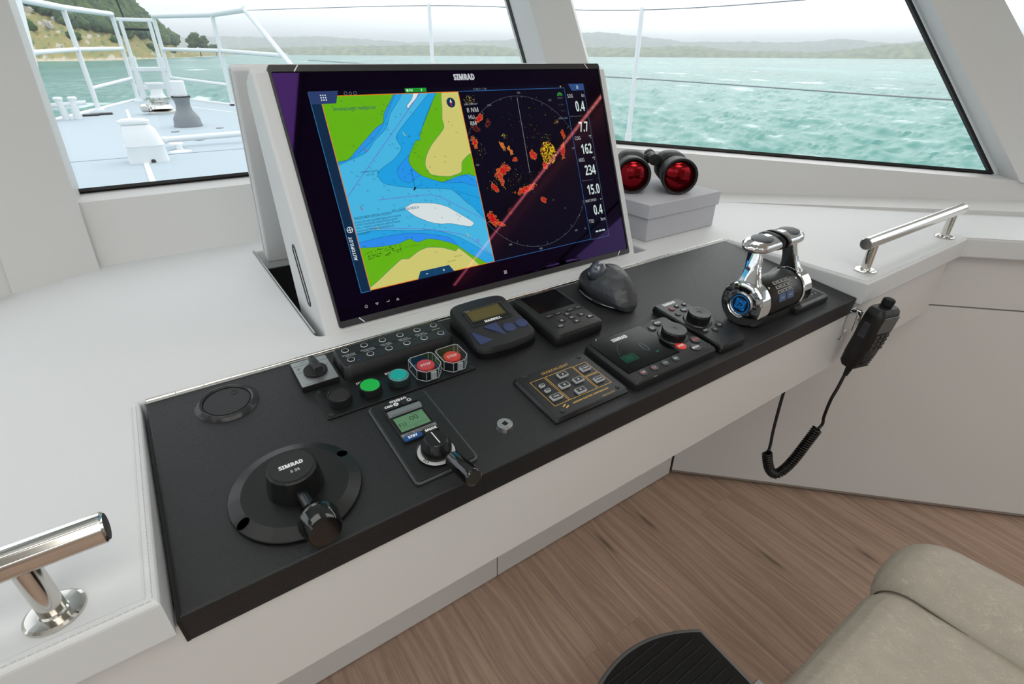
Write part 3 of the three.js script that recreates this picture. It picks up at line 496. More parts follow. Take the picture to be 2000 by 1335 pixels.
// ---------------------------------------------------------------- box and binoculars
{
  const c = document.createElement('canvas'); c.width = c.height = 256; const weave = grid(256, 256, (x, y) => { const a = ((x >> 1) + (y >> 1)) % 2; const g = 180 + 18 * a + 14 * tn(x, y, 256, 256, 9, 40, 2) + 10 * (((x * 7919 + y * 104729) % 97) / 97 - 0.5); return [g, g + 0.5, g + 7]; }, { srgb: true });
  const cloth = std(0xffffff, 0.85, { map: rep(weave, 9), bumpMap: rep(weave, 9), bumpScale: 0.0002 });
  const b = thing('storage_box', 'grey linen covered lidded box on the worktop beside the monitor', 'box', [0.975, YC, -0.822]);
  const tp = (w, d, w2, d2, h, y) => hexa([[-w / 2, y, d / 2], [w / 2, y, d / 2], [w2 / 2, y + h, d2 / 2], [-w2 / 2, y + h, d2 / 2]], [[-w / 2, y, -d / 2], [w / 2, y, -d / 2], [w2 / 2, y + h, -d2 / 2], [-w2 / 2, y + h, -d2 / 2]]);
  mesh('box_body', tp(0.232, 0.186, 0.232, 0.186, 0.062, 0.001), cloth, b);
  mesh('lid', rbox(0.241, 0.031, 0.195, 0.002, 2).translate(0, 0.066, 0), cloth, b);

  const k = thing('binoculars', 'black binoculars with red coated lenses lying on the linen box', 'binoculars', [0.945, YC + 0.0815, -0.7975]); k.rotation.y = -0.68;
  const lens = std(0x8a0f1a, 0.03, { metalness: 0.85 });
  const armour = std(0x17191a, 0.6);
  for (const s of [-1, 1]) {
    const bx = s * 0.0515, R = 0.0395;
    // barrel: profile along the axis, objective towards +z
    const g = turned([[0.0335, 0.004], [0.0345, 0.0125], [0.0385, 0.0135], [R, 0.011], [R, 0.002], [0.0385, -0.002], [0.0375, -0.03], [0.0345, -0.052], [0.031, -0.066], [0.031, -0.072], [0, -0.072]], 56).rotateX(PI / 2).translate(bx, R, 0);
    mesh('barrel', g, armour, k);
    mesh('objective_lens', new THREE.SphereGeometry(0.085, 40, 12, 0, 2 * PI, 0, 0.405).rotateX(PI / 2).translate(bx, R, -0.0785), lens, k);
    mesh('prism_housing', loft([sring([bx - s * 0.002, R + 0.004, -0.058], 0.03, 0.029, 2.6, V(1, 0, 0), V(0, 1, 0)), sring([bx - s * 0.004, R + 0.006, -0.068], 0.034, 0.033, 2.8, V(1, 0, 0), V(0, 1, 0)), sring([bx - s * 0.006, R + 0.008, -0.1], 0.034, 0.032, 2.8, V(1, 0, 0), V(0, 1, 0)), sring([bx - s * 0.008, R + 0.008, -0.116], 0.026, 0.025, 2.4, V(1, 0, 0), V(0, 1, 0))]), armour, k);
    mesh('eyepiece', turned([[0, 0], [0.019, 0], [0.019, 0.012], [0.0215, 0.014], [0.0215, 0.034], [0.018, 0.036], [0, 0.034]], 32).rotateX(-PI / 2).translate(bx - s * 0.01, R + 0.008, -0.114), M.rubber, k);
    mesh('bridge_arm', rod([bx - s * 0.02, R + 0.012, -0.088], [0, R + 0.026, -0.082], 0.011, 16), armour, k);
  }
  mesh('centre_hinge', turned([[0, -0.05], [0.0105, -0.05], [0.0125, -0.046], [0.0125, -0.03], [0.0105, -0.028], [0.0105, 0.022], [0.0125, 0.024], [0.0125, 0.034], [0, 0.036]], 32).rotateX(PI / 2).translate(0, 0.066, -0.075), M.blackMatte, k);
}
// ---------------------------------------------------------------- instruments on the panel
const screwGeo = mergeGeometries([turned([[0, 0.0016], [0.0011, 0.0016], [0.0012, 0.0008], [0.0026, 0.0014], [0.0032, 0], [0, 0]].reverse(), 16)]);
const capTop = (r, h, b, n = 40) => turned([[0, 0], [r, 0], [r, h - b], [r - b, h], [0, h]], n);
{ // cable grommet
  const g = dev('cable_grommet', 'round black cable grommet cap in the leather panel', 'grommet', 0.081, 0.0475);
  mesh('ring', turned([[0.0255, 0.0005], [0.026, 0.0028], [0.0285, 0.0042], [0.0315, 0.0032], [0.0345, 0.0002], [0.0345, -0.001], [0.0255, -0.001]], 64), std(0x16181a, 0.35), g);
  mesh('cap', cyl(0.0254, 0.0254, 0.002, 48).translate(0, 0.0006, 0), std(0x101112, 0.55), g);
  const s = new THREE.Shape(); s.absarc(0, 0, 0.0246, 0, 2 * PI); const h = new THREE.Path(); h.absarc(-0.0135, -0.0065, 0.0108, 0, 2 * PI); s.holes.push(h);
  mesh('turn_disc', slab(s, 0.0012, 0.0003, 2, 32).translate(0, 0.0015, 0), std(0x17181a, 0.5), g);
  mesh('finger_dimple', new THREE.TorusGeometry(0.0036, 0.0005, 8, 24).rotateX(PI / 2).translate(0.0105, 0.0027, -0.0125), std(0x17181a, 0.45), g);
}
{ // rotary selector
  const g = dev('rotary_switch', 'square silver rotary switch marked OPEN and CLOSE', 'switch', 0.1835, 0.0465);
  mesh('base_block', rbox(0.0455, 0.0085, 0.0555, 0.001).translate(0, 0.0044, 0), M.blackMatte, g);
  print(g, 'face_print', 0.0445, 0.0545, 0.0088, (x, w, h) => {
    x.fillStyle = '#aab0b1'; x.fillRect(0, 0, w, h); x.fillStyle = '#1c1c1c'; x.fillRect(0, 9.5, w, 0.6);
    txt(x, 'SECT', 14, 4.2, 3, '#3a3d3e', { bold: false }); txt(x, 'VALVE', 29, 6.5, 3, '#3a3d3e', { bold: false }); txt(x, 'CLOSE', 7, 25, 3.4, '#3c3f40', { bold: false }); txt(x, 'OPEN', 37.5, 22, 3.4, '#3c3f40', { bold: false });
    x.strokeStyle = '#3c3f40'; x.lineWidth = 0.5; x.beginPath(); x.arc(6, 16.5, 1.8, 0, 7); x.moveTo(6, 14); x.lineTo(6, 19); x.stroke();
    for (let i = 0; i < 14; i++) { x.fillStyle = '#55585a'; x.fillRect(6 + i * 1.7, h - 3.4, 0.9, 0.8); }
  }, { mat: { metalness: 0.7 }, rough: 0.32 });
  const k = new THREE.Group(); k.name = 'knob'; k.position.set(0.001, 0.009, 0.003); k.rotation.y = 0.06; g.add(k);
  mesh('knob_disc', capTop(0.0145, 0.004, 0.001, 48), M.blackMatte, k);
  mesh('knob_grip', loft([[-0.0125, 0.013, 0.003], [-0.008, 0.0155, 0.0036], [0.012, 0.0155, 0.0046], [0.0155, 0.013, 0.0048]].map(([z, h, w]) => sring([0, 0.003 + h / 2, z], w, h / 2, 9, V(1, 0, 0), V(0, 1, 0)))), M.darkGrey, k);
  mesh('pointer_pit', cyl(0.0013, 0.0013, 0.0006, 12).translate(0, 0.0186, -0.007), M.rubber, k);
}
{ // lighting keypad
  const g = dev('light_switch_keypad', 'long raised black keypad with twelve white ringed light buttons', 'keypad', 0.2915, 0.0515);
  const W = 0.156, D = 0.046, T = 0.0195;
  mesh('keypad_body', loft([sring([0, 0, 0], W / 2 + 0.002, D / 2 + 0.003, 14), sring([0, T - 0.002, 0], W / 2, D / 2, 14), sring([0, T, 0], W / 2 - 0.002, D / 2 - 0.002, 14)].map((r) => r.slice().reverse())), M.darkGrey && std(0x17191b, 0.45), g);
  const names = [['ANCHOR LIGHT', 'ANCHOR FLOOD', 'DECK LIGHTS', 'MAST LIGHT', 'STERN LIGHT', 'BOW LIGHT'], ['NAV LIGHTS', 'MODE LIGHTS', 'AFT LIGHTS', 'TOWING LAMP', 'RED SEC LAMP', '']];
  print(g, 'face_print', W - 0.005, D - 0.005, T + 0.0003, (x, w, h) => {
    x.fillStyle = '#1b1d20'; x.fillRect(0, 0, w, h);
    for (let i = 0; i < 6; i++) for (let j = 0; j < 2; j++) { x.strokeStyle = '#25282b'; x.lineWidth = 0.4; x.strokeRect(2 + i * 25, j ? 24 : 1.5, 22, 15); }
    x.fillStyle = '#08090a'; x.fillRect(1, 17.2, w - 6, 6.4);
    names.forEach((r, j) => r.forEach((s, i) => txt(x, s, 13 + i * 25.4 + (j ? 1 : -1), 18.8 + j * 3.2, 2.5, '#c9ccce', { sx: 0.95 })));
    x.fillStyle = '#3c56d8'; x.fillRect(18, h - 5.5, 2.6, 0.9); x.fillRect(w - 9, h - 5.5, 2.6, 0.9);
  }, { rough: 0.5 });
  const ring = new THREE.TorusGeometry(0.0043, 0.0004, 6, 32).rotateX(PI / 2), dome = capTop(0.0041, 0.0006, 0.0003, 24), inkM = std(0xe4e6e6, 0.5), domeM = std(0x131416, 0.5);
  for (let j = 0; j < 2; j++) for (let i = 0; i < 6; i++) { const b = new THREE.Group(); b.name = 'light_button'; b.position.set(-0.0642 + i * 0.0258, T + 0.0004, j ? 0.0102 : -0.0122); g.add(b); mesh('button_dome', dome, domeM, b); mesh('button_ring', ring, inkM, b); }
}
{ // push button plate
  const g = dev('push_button_panel', 'black plate with green teal and covered red STOP push buttons', 'button panel', 0.2705, 0.1085);
  mesh('mounting_plate', plate(0.199, 0.056, 0.0022, 0.002, 0.0006), std(0x0d0e0f, 0.35), g);
  for (const sx of [-1, 1]) for (const sz of [-1, 1]) mesh('screw', screwGeo, M.darkGrey, g, [sx * 0.0945, 0.002, sz * 0.0235]);
  print(g, 'legend_print', 0.19, 0.014, 0.00235, (x, w, h) => { x.fillStyle = '#0d0e0f'; x.fillRect(0, 0, w, h); txt(x, 'HORN', 54, 9, 6, '#cfd2d3'); txt(x, 'BOW', 91, 8, 6, '#cfd2d3'); txt(x, 'LTS', 15, 10, 6, '#8d9091'); }, { z: -0.0195, rough: 0.35 });
  const bx = [-0.0765, -0.0385, -0.0005, 0.0375, 0.0765];
  bx.forEach((X, i) => {
    const b = new THREE.Group(); b.name = 'push_button'; b.position.set(X, 0.0022, 0.003); g.add(b);
    mesh('collar', turned([[0, 0], [0.0142, 0], [0.0142, 0.0075], [0.0136, 0.0092], [0.0126, 0.0092], [0.012, 0.008], [0, 0.008]], 48), std(i === 2 ? 0x1d2a2b : 0x16191a, 0.4), b);
    if (i === 0) mesh('button_cap', capTop(0.0119, 0.0016, 0.0006, 40).translate(0, 0.0078, 0), std(0x1a1517, 0.5), b);
    if (i === 1) mesh('button_cap', capTop(0.0119, 0.0018, 0.0006, 40).translate(0, 0.0078, 0), std(0x08b544, 0.45), b);
    if (i === 2) { mesh('button_cap', turned([[0, 0], [0.0103, 0], [0.0103, 0.0028], [0.0095, 0.0036], [0, 0.0038]], 40).translate(0, 0.0078, 0), std(0x0aa59c, 0.4), b); mesh('clear_rim', new THREE.TorusGeometry(0.0116, 0.0012, 10, 48).rotateX(PI / 2).translate(0, 0.0095, 0), std(0x8fcfce, 0.1, { transmission: 0.6, thickness: 0 }), b); }
    if (i > 2) {
      mesh('button_cap', capTop(0.0119, 0.0045, 0.0007, 40).translate(0, 0.0078, 0), std(0xd62a26, 0.4), b);
      print(b, 'stop_print', 0.0218, 0.0218, 0.0125, (x, w, h) => { x.fillStyle = '#df3b36'; x.fillRect(0, 0, w, h); txt(x, 'STOP', w / 2, h / 2, 6.6, '#ffe9e6', { sx: 0.92 }); }, { round: true, rough: 0.4, res: 20 });
      // hinged clear guard: open base frame, low walls and a window lid
      const gd = new THREE.Group(); gd.name = 'clear_guard'; b.add(gd);
      const oct = (r, z) => { const s = new THREE.Shape(); [[-1, -0.9], [-0.75, -1.08], [0.75, -1.08], [1, -0.9], [1, 0.55], [0.5, 1.12], [-0.5, 1.12], [-1, 0.55]].forEach(([a, c], n) => n ? s.lineTo(a * r, -c * r) : s.moveTo(a * r, -c * r)); s.closePath(); return s; };
      const wall = oct(0.0172); wall.holes.push(new THREE.Path(oct(0.0158).getPoints()));
      mesh('guard_wall', slab(wall, 0.0135, 0.0005, 1, 4).translate(0, 0.0008, 0), M.clear, gd);
      mesh('guard_lid', slab(oct(0.0172), 0.0014, 0.0004, 1, 4).translate(0, 0.0148, 0), M.clear, gd);
      const edge = oct(0.0173).getPoints(); mesh('guard_edge', mergeGeometries(edge.map((p, n) => { const q = edge[(n + 1) % edge.length]; return p.distanceTo(q) < 1e-6 ? null : rod([p.x, 0.0155, -p.y], [q.x, 0.0155, -q.y], 0.00055, 6); }).filter(Boolean)), std(0xdfe6e8, 0.08, { transmission: 0.55, thickness: 0 }), gd);
      mesh('guard_edge', mergeGeometries([...edge.map((p) => rod([p.x, 0.001, -p.y], [p.x, 0.0155, -p.y], 0.00045, 6)), ...edge.map((p, n) => { const q = edge[(n + 1) % edge.length]; return p.distanceTo(q) < 1e-6 ? null : rod([p.x, 0.001, -p.y], [q.x, 0.001, -q.y], 0.0005, 6); }).filter(Boolean)]), std(0xdfe6e8, 0.08, { transmission: 0.55, thickness: 0 }), gd);
      mesh('guard_latch', rbox(0.0075, 0.012, 0.0035, 0.0008, 2).translate(0.0015, 0.0075, 0.0196), std(0xdfe6e8, 0.08, { transmission: 0.6, thickness: 0 }), gd);
    }
  });
}
{ // autopilot follow-up lever
  const g = dev('autopilot_lever_unit', 'tall black autopilot unit with green display knob and black lever', 'autopilot lever', 0.252, 0.21);
  const W = 0.0745, D = 0.134;
  mesh('rim_frame', plate(W, D, 0.0035, 0.006, 0.0012), std(0x45484a, 0.42), g);
  mesh('faceplate', plate(W - 0.005, D - 0.005, 0.0052, 0.0045, 0.0008), std(0x131415, 0.42), g);
  print(g, 'logo_print', 0.034, 0.007, 0.0054, (x, w, h) => { x.fillStyle = '#141516'; x.fillRect(0, 0, w, h); simrad(x, w / 2, h / 2, 6.2); }, { z: -0.0612, rough: 0.42 });
  // raised control block
  mesh('control_block', plate(0.0445, 0.0665, 0.0078, 0.004, 0.001), M.blackMatte, g, [-0.0018, 0, -0.0228]);
  for (const [i, X] of [-0.0125, 0.0095].entries()) { const k = mesh('key', plate(0.0205, 0.0095, 0.0026, 0.0022, 0.0006), std(0x17181a, 0.45), g, [X, 0.0075, -0.0505]); print(k, 'key_print', 0.0185, 0.0078, 0.00275, (x, w, h) => { x.fillStyle = '#17181a'; x.fillRect(0, 0, w, h); if (i) { x.strokeStyle = '#e6e6e6'; x.lineWidth = 0.8; x.beginPath(); x.arc(w / 2, h / 2, 1.7, 0, 7); x.stroke(); for (let a = 0; a < 8; a++) { x.beginPath(); x.moveTo(w / 2 + Math.cos(a * PI / 4) * 2.2, h / 2 + Math.sin(a * PI / 4) * 2.2); x.lineTo(w / 2 + Math.cos(a * PI / 4) * 3.1, h / 2 + Math.sin(a * PI / 4) * 3.1); x.stroke(); } } else { txt(x, 'CMD', 5.6, h / 2, 4.6, '#f0f0f0', { heavy: 0.05 }); x.fillStyle = '#f0f0f0'; x.beginPath(); x.arc(14.6, h / 2, 3, 0, 7); x.fill(); x.strokeStyle = '#17181a'; x.lineWidth = 0.7; for (const a of [0.6, 2.17]) { x.beginPath(); x.moveTo(14.6 - 2.4 * Math.cos(a), h / 2 - 2.4 * Math.sin(a)); x.lineTo(14.6 + 2.4 * Math.cos(a), h / 2 + 2.4 * Math.sin(a)); x.stroke(); } } }, { res: 20, rough: 0.45 }); }
  mesh('silver_strip', loft([sring([-0.0018, 0.0075, -0.0375], 0.0208, 0.0046, 10).reverse(), sring([-0.0018, 0.0108, -0.0382], 0.0205, 0.0036, 10).reverse()]), std(0x8f9396, 0.35, { metalness: 0.6 }), g);
  print(g, 'lcd_display', 0.0415, 0.0315, 0.0082, (x, w, h) => {
    x.fillStyle = '#090a0a'; x.fillRect(0, 0, w, h); x.fillStyle = '#5d8a66'; x.fillRect(2.6, 3.2, 36, 24.4); x.fillStyle = '#1d2f22';
    txt(x, 'FU', 8.6, 17, 8, '#16251a', { bold: false }); txt(x, '00', 24.5, 11.5, 9.5, '#16251a', { bold: false }); x.fillRect(3, 22.2, 35, 0.3); txt(x, 'Set  Trm', 29, 5.4, 3, '#31523a', { bold: false }); txt(x, '01', 22, 25, 3.6, '#31523a', { bold: false });
  }, { x: -0.0018, z: -0.0175, rough: 0.2, res: 16 });
  print(g, 'label_strip', 0.0425, 0.0052, 0.0083, (x, w, h) => { x.fillStyle = '#7d7e7e'; x.fillRect(0, 0, w, h); txt(x, 'FU80  AUTOPILOT', w / 2, h / 2, 4.1, '#1d1e1e', { sx: 1 }); }, { x: -0.0018, z: 0.0005, res: 16 });
  for (const [X, s, bg, w0] of [[-0.0125, 'STBY', '#0f4a86', 0.0215], [0.0095, 'MODE', '#17181a', 0.0195]]) { const k = mesh('key', plate(w0, 0.0075, 0.0022, 0.002, 0.0006), std(bg === '#17181a' ? 0x17181a : 0x0f4a86, 0.45), g, [X, 0.0075, 0.0068]); print(k, 'key_print', w0 - 0.002, 0.006, 0.00235, (x, w, h) => { x.fillStyle = bg; x.fillRect(0, 0, w, h); txt(x, s, w / 2, h / 2, 4.9, '#f4f4f4', { heavy: 0.05 }); }, { res: 20, rough: 0.45 }); }
  mesh('scale_ring', turned([[0.0145, 0.0052], [0.0205, 0.0052], [0.0205, 0.0062], [0.0145, 0.0062]], 56).translate(0.0005, 0, 0.0375), std(0xc9cbca, 0.5), g);
  mesh('ring_seat', turned([[0.0205, 0.005], [0.0222, 0.005], [0.0222, 0.0072], [0.0207, 0.0066]], 56).translate(0.0005, 0, 0.0375), M.black, g);
  mesh('scale_marks', mergeGeometries([-2.5, -2.36, -2.22].map((a) => box(0.0034, 0.0003, 0.0007).translate(0.0176, 0.0064, 0).rotateY(a + 2 * PI - 0.35).translate(0.0005, 0, 0.0375))), M.black, g);
  const k = new THREE.Group(); k.name = 'lever_knob'; k.position.set(0.0005, 0.006, 0.0375); g.add(k);
  mesh('knob_body', turned([[0, 0], [0.0155, 0], [0.0168, 0.003], [0.0165, 0.011], [0.0122, 0.0195], [0.0115, 0.02], [0, 0.02]], 56), std(0x101112, 0.33), k);
  mesh('pointer_line', rbox(0.0011, 0.0006, 0.0185, 0.0002, 1).rotateY(0.05).translate(0, 0.0203, -0.001), M.ink, k);
  mesh('lever_stem', rod([0.002, 0.008, 0.012], [0.003, 0.0155, 0.030], 0.0024, 14), M.black, k);
  const lv = turned([[0, 0], [0.0074, 0], [0.0086, 0.0012], [0.009, 0.006], [0.0098, 0.0385], [0.0094, 0.0402], [0.008, 0.0414], [0, 0.0414]], 44);
  lv.applyQuaternion(new THREE.Quaternion().setFromUnitVectors(V(0, 1, 0), V(0.05, 0.2, 0.97).normalize())).translate(0.003, 0.0155, 0.030);
  mesh('lever_handle', lv, M.blackGloss, k);
}
{ // square drive lock
  const g = dev('square_key_lock', 'small round chrome lock with a square keyhole', 'lock', 0.3415, 0.2485);
  mesh('lock_body', turned([[0, 0], [0.0108, 0], [0.0105, 0.0025], [0.0092, 0.0052], [0.0078, 0.0056], [0.0076, 0.005], [0, 0.005]], 48), M.chrome, g);
  mesh('lock_core', cyl(0.0072, 0.0072, 0.0012, 40).translate(0, 0.0051, 0), M.brushed, g);
  mesh('keyhole', box(0.0058, 0.0006, 0.0058).rotateY(0.3).translate(0, 0.0057, 0), std(0x120d0a, 0.9), g);  // dark square laid on the core, the shade inside the hole painted in
}
{ // steering lever
  const g = dev('steering_lever', 'large round black steering control with a short lever', 'steering lever', 0.1135, 0.2195);
  mesh('base_disc', crease(lathe([[0, 0.0095], [0.0495, 0.0095], [0.0612, 0.0052], [0.0618, 0.0042], [0.0612, 0], [0, 0]].reverse(), 128), 0.2), std(0x0e0f10, 0.36), g);
  for (const a of [0.35, PI + 0.35]) mesh('bolt_hole_shade', loft([sring([0, 0, 0], 0.0062, 0.0042, 2, V(1, 0, 0), V(0, 0, -1), 24).reverse(), sring([0, 0.0005, 0], 0.0062, 0.0042, 2, V(1, 0, 0), V(0, 0, -1), 24).reverse()]).rotateZ(-0.37).rotateY(a).translate(0.0555 * Math.cos(a), 0.0075, -0.0555 * Math.sin(a)), std(0x010101, 0.95, { specularIntensity: 0 }), g);  // black discs on the surface; the dark of the bolt holes is painted
  mesh('stop_lug', turned([[0, 0], [0.006, 0], [0.005, 0.006], [0, 0.007]], 20).translate(-0.011, 0.0095, -0.0262), M.black, g);
  mesh('hub', turned([[0, 0], [0.0262, 0], [0.0258, 0.004], [0.0225, 0.0245], [0.0212, 0.026], [0, 0.0262]].map(([r, y]) => [r, y + 0.0095]), 72), std(0x0e0f10, 0.42), g);
  print(g, 'hub_print', 0.039, 0.039, 0.0359, (x, w, h) => { x.fillStyle = '#141516'; x.fillRect(0, 0, w, h); simrad(x, w / 2, h / 2 - 1.5, 6.4); txt(x, 'S 35', w / 2 + 1.6, h / 2 + 7, 4.6, '#c4c7c8'); }, { round: true, rough: 0.5, res: 20 });
  mesh('lever_shaft', rod([0, 0.022, 0.02], [0.003, 0.029, 0.062], 0.0056, 24), std(0x0d0f10, 0.25), g);
  const ball = turned([[0, 0], [0.0105, 0], [0.0125, 0.0015], [0.0175, 0.012], [0.0178, 0.0145], [0.0172, 0.0175], [0.0152, 0.029], [0.0138, 0.0315], [0, 0.0315]], 64);
  ball.applyQuaternion(new THREE.Quaternion().setFromUnitVectors(V(0, 1, 0), V(0.06, 0.17, 0.98).normalize())).translate(0.003, 0.0275, 0.055);
  mesh('lever_knob', ball, M.blackGloss, g);
}
{ // searchlight controller
  const g = dev('searchlight_controller', 'square black SEARCHLIGHT control panel with gold lettering and pale keys', 'control panel', 0.457, 0.231);
  const ox = 457, oz = 231;
  mesh('bevelled_plate', loft([sring([0, 0, 0], 0.0605, 0.0458, 40), sring([0, 0.0022, 0], 0.0612, 0.0465, 40), sring([0, 0.0062, 0], 0.0588, 0.0435, 40)].map((r) => r.reverse())), std(0x0c0d0e, 0.32), g);
  print(g, 'face_print', 0.115, 0.085, 0.0064, (x, w, h) => {
    x.fillStyle = '#0d0e0f'; x.fillRect(0, 0, w, h); x.translate(w / 2 - ox, h / 2 - oz); x.strokeStyle = '#d0a53c'; x.lineWidth = 0.75;
    for (const [a, b, c, d] of [[411, 203, 433.5, 255], [435.7, 203, 481.3, 255], [483, 203.8, 505.5, 228.4], [483.6, 230, 506, 255.2]]) x.strokeRect(a, b, c - a, d - b);
    txt(x, 'SEARCHLIGHT', 458, 195.5, 6.2, '#b18b34', { sx: 1.12 }); txt(x, 'SANSHIN ELECTRIC CORPORATION', 464, 261.8, 3.7, '#d9ab3a', { sx: 0.98 }); txt(x, 'MADE IN JAPAN', 487, 270.5, 3, '#a9863a', { sx: 0.95 });
    x.fillStyle = '#d9ab3a'; for (const [a, b, s] of [[422, 260, 1], [424.5, 263.5, 1]]) { x.beginPath(); x.moveTo(a - 3, b); x.lineTo(a + 2.5, b - 2.2); x.lineTo(a + 2.5, b - 0.2); x.lineTo(a - 3, b + 2); x.closePath(); x.fill(); }
  }, { rough: 0.36, res: 14 });
  for (const [a, b] of [[412, 190.6], [505, 190.4], [506, 267], [413, 267.3]]) mesh('screw', screwGeo, M.darkGrey, g, [(a - ox) / 1000, 0.0062, (b - oz) / 1000]);
  const keyM = std(0xaeb2b5, 0.4);
  for (const [a, b, w, d, s] of [[457.3, 212.2, 15, 9.5, '▲'], [469, 231, 15, 9.5, '▶'], [445.4, 230.6, 15, 9.5, '◀'], [457.4, 249, 15, 9.5, '▼'], [493.5, 216.5, 15, 9.5, 'POWER'], [494, 243.6, 15, 9.5, 'SIGNAL'], [419.5, 217, 8, 5.6, 'H'], [420, 228.3, 8, 5.6, 'L'], [422, 243.4, 16, 9.8, 'SPEED']]) {
    const k = mesh('key', plate(w / 1000, d / 1000, 0.0034, 0.0014, 0.0007), keyM, g, [(a - ox) / 1000, 0.0062, (b - oz) / 1000]);
    print(k, 'key_print', (w - 2.6) / 1000, (d - 2.4) / 1000, 0.0036, (x, W, H) => { x.fillStyle = '#1a1c1d'; x.fillRect(0, 0, W, H); x.fillStyle = '#d4d7d8'; const m = { '▲': [0, -1], '▼': [0, 1], '◀': [-1, 0], '▶': [1, 0] }[s]; if (m) { const r = 1.7; x.beginPath(); x.moveTo(W / 2 + m[0] * r, H / 2 + m[1] * r); x.lineTo(W / 2 - m[0] * r * 0.8 + m[1] * r, H / 2 - m[1] * r * 0.8 + m[0] * r); x.lineTo(W / 2 - m[0] * r * 0.8 - m[1] * r, H / 2 - m[1] * r * 0.8 - m[0] * r); x.fill(); } else txt(x, s, W / 2, H / 2, s.length > 1 ? 3.4 : 2.6, '#c9cccd', { sx: 0.9 }); }, { res: 20, rough: 0.4 });
  }
}
const roundKey = (g, ox, oz, list, y) => { for (const [a, b, rx, col, s, ink] of list) { const k = mesh('key', capTop(rx / 1000, 0.0016, 0.0006, 28), std(col, 0.42), g, [(a - ox) / 1000, y, (b - oz) / 1000]); print(k, 'key_print', rx * 1.8 / 1000, rx * 1.8 / 1000, 0.00175, (x, w, h) => { x.fillStyle = '#' + new THREE.Color(col).getHexString(); x.fillRect(0, 0, w, h); if (typeof s === 'function') s(x, w, h); else txt(x, s, w / 2, h / 2, rx * 0.72, ink ?? '#d8d8d8', { sx: 0.9 }); }, { round: true, res: 20, rough: 0.42 }); } };
const pwr = (x, w, h) => { x.strokeStyle = '#dcdcdc'; x.lineWidth = 0.7; x.beginPath(); x.arc(w / 2, h / 2, w * 0.2, -PI * 0.25, PI * 1.25); x.moveTo(w / 2, h / 2); x.lineTo(w / 2, h / 2 - w * 0.28); x.stroke(); };
function dial(g, x, z, y, r, h) {
  const k = new THREE.Group(); k.name = 'rotary_dial'; k.position.set(x, y, z); g.add(k);
  mesh('dial_seat', turned([[0, 0], [r * 1.28, 0], [r * 1.2, 0.0016], [r * 1.02, 0.0022], [0, 0.0022]], 56), std(0x141516, 0.4), k);
  const f = [[0, 0], [r, 0.001], [r, h * 0.72], [r * 1.02, h * 0.8], [r * 0.96, h], [r * 0.82, h * 1.02], [r * 0.5, h * 0.93], [r * 0.34, h * 0.93], [r * 0.2, h * 0.86], [0, h * 0.84]];
  mesh('dial_knob', turned(f, 64), std(0x131415, 0.36), k);
}
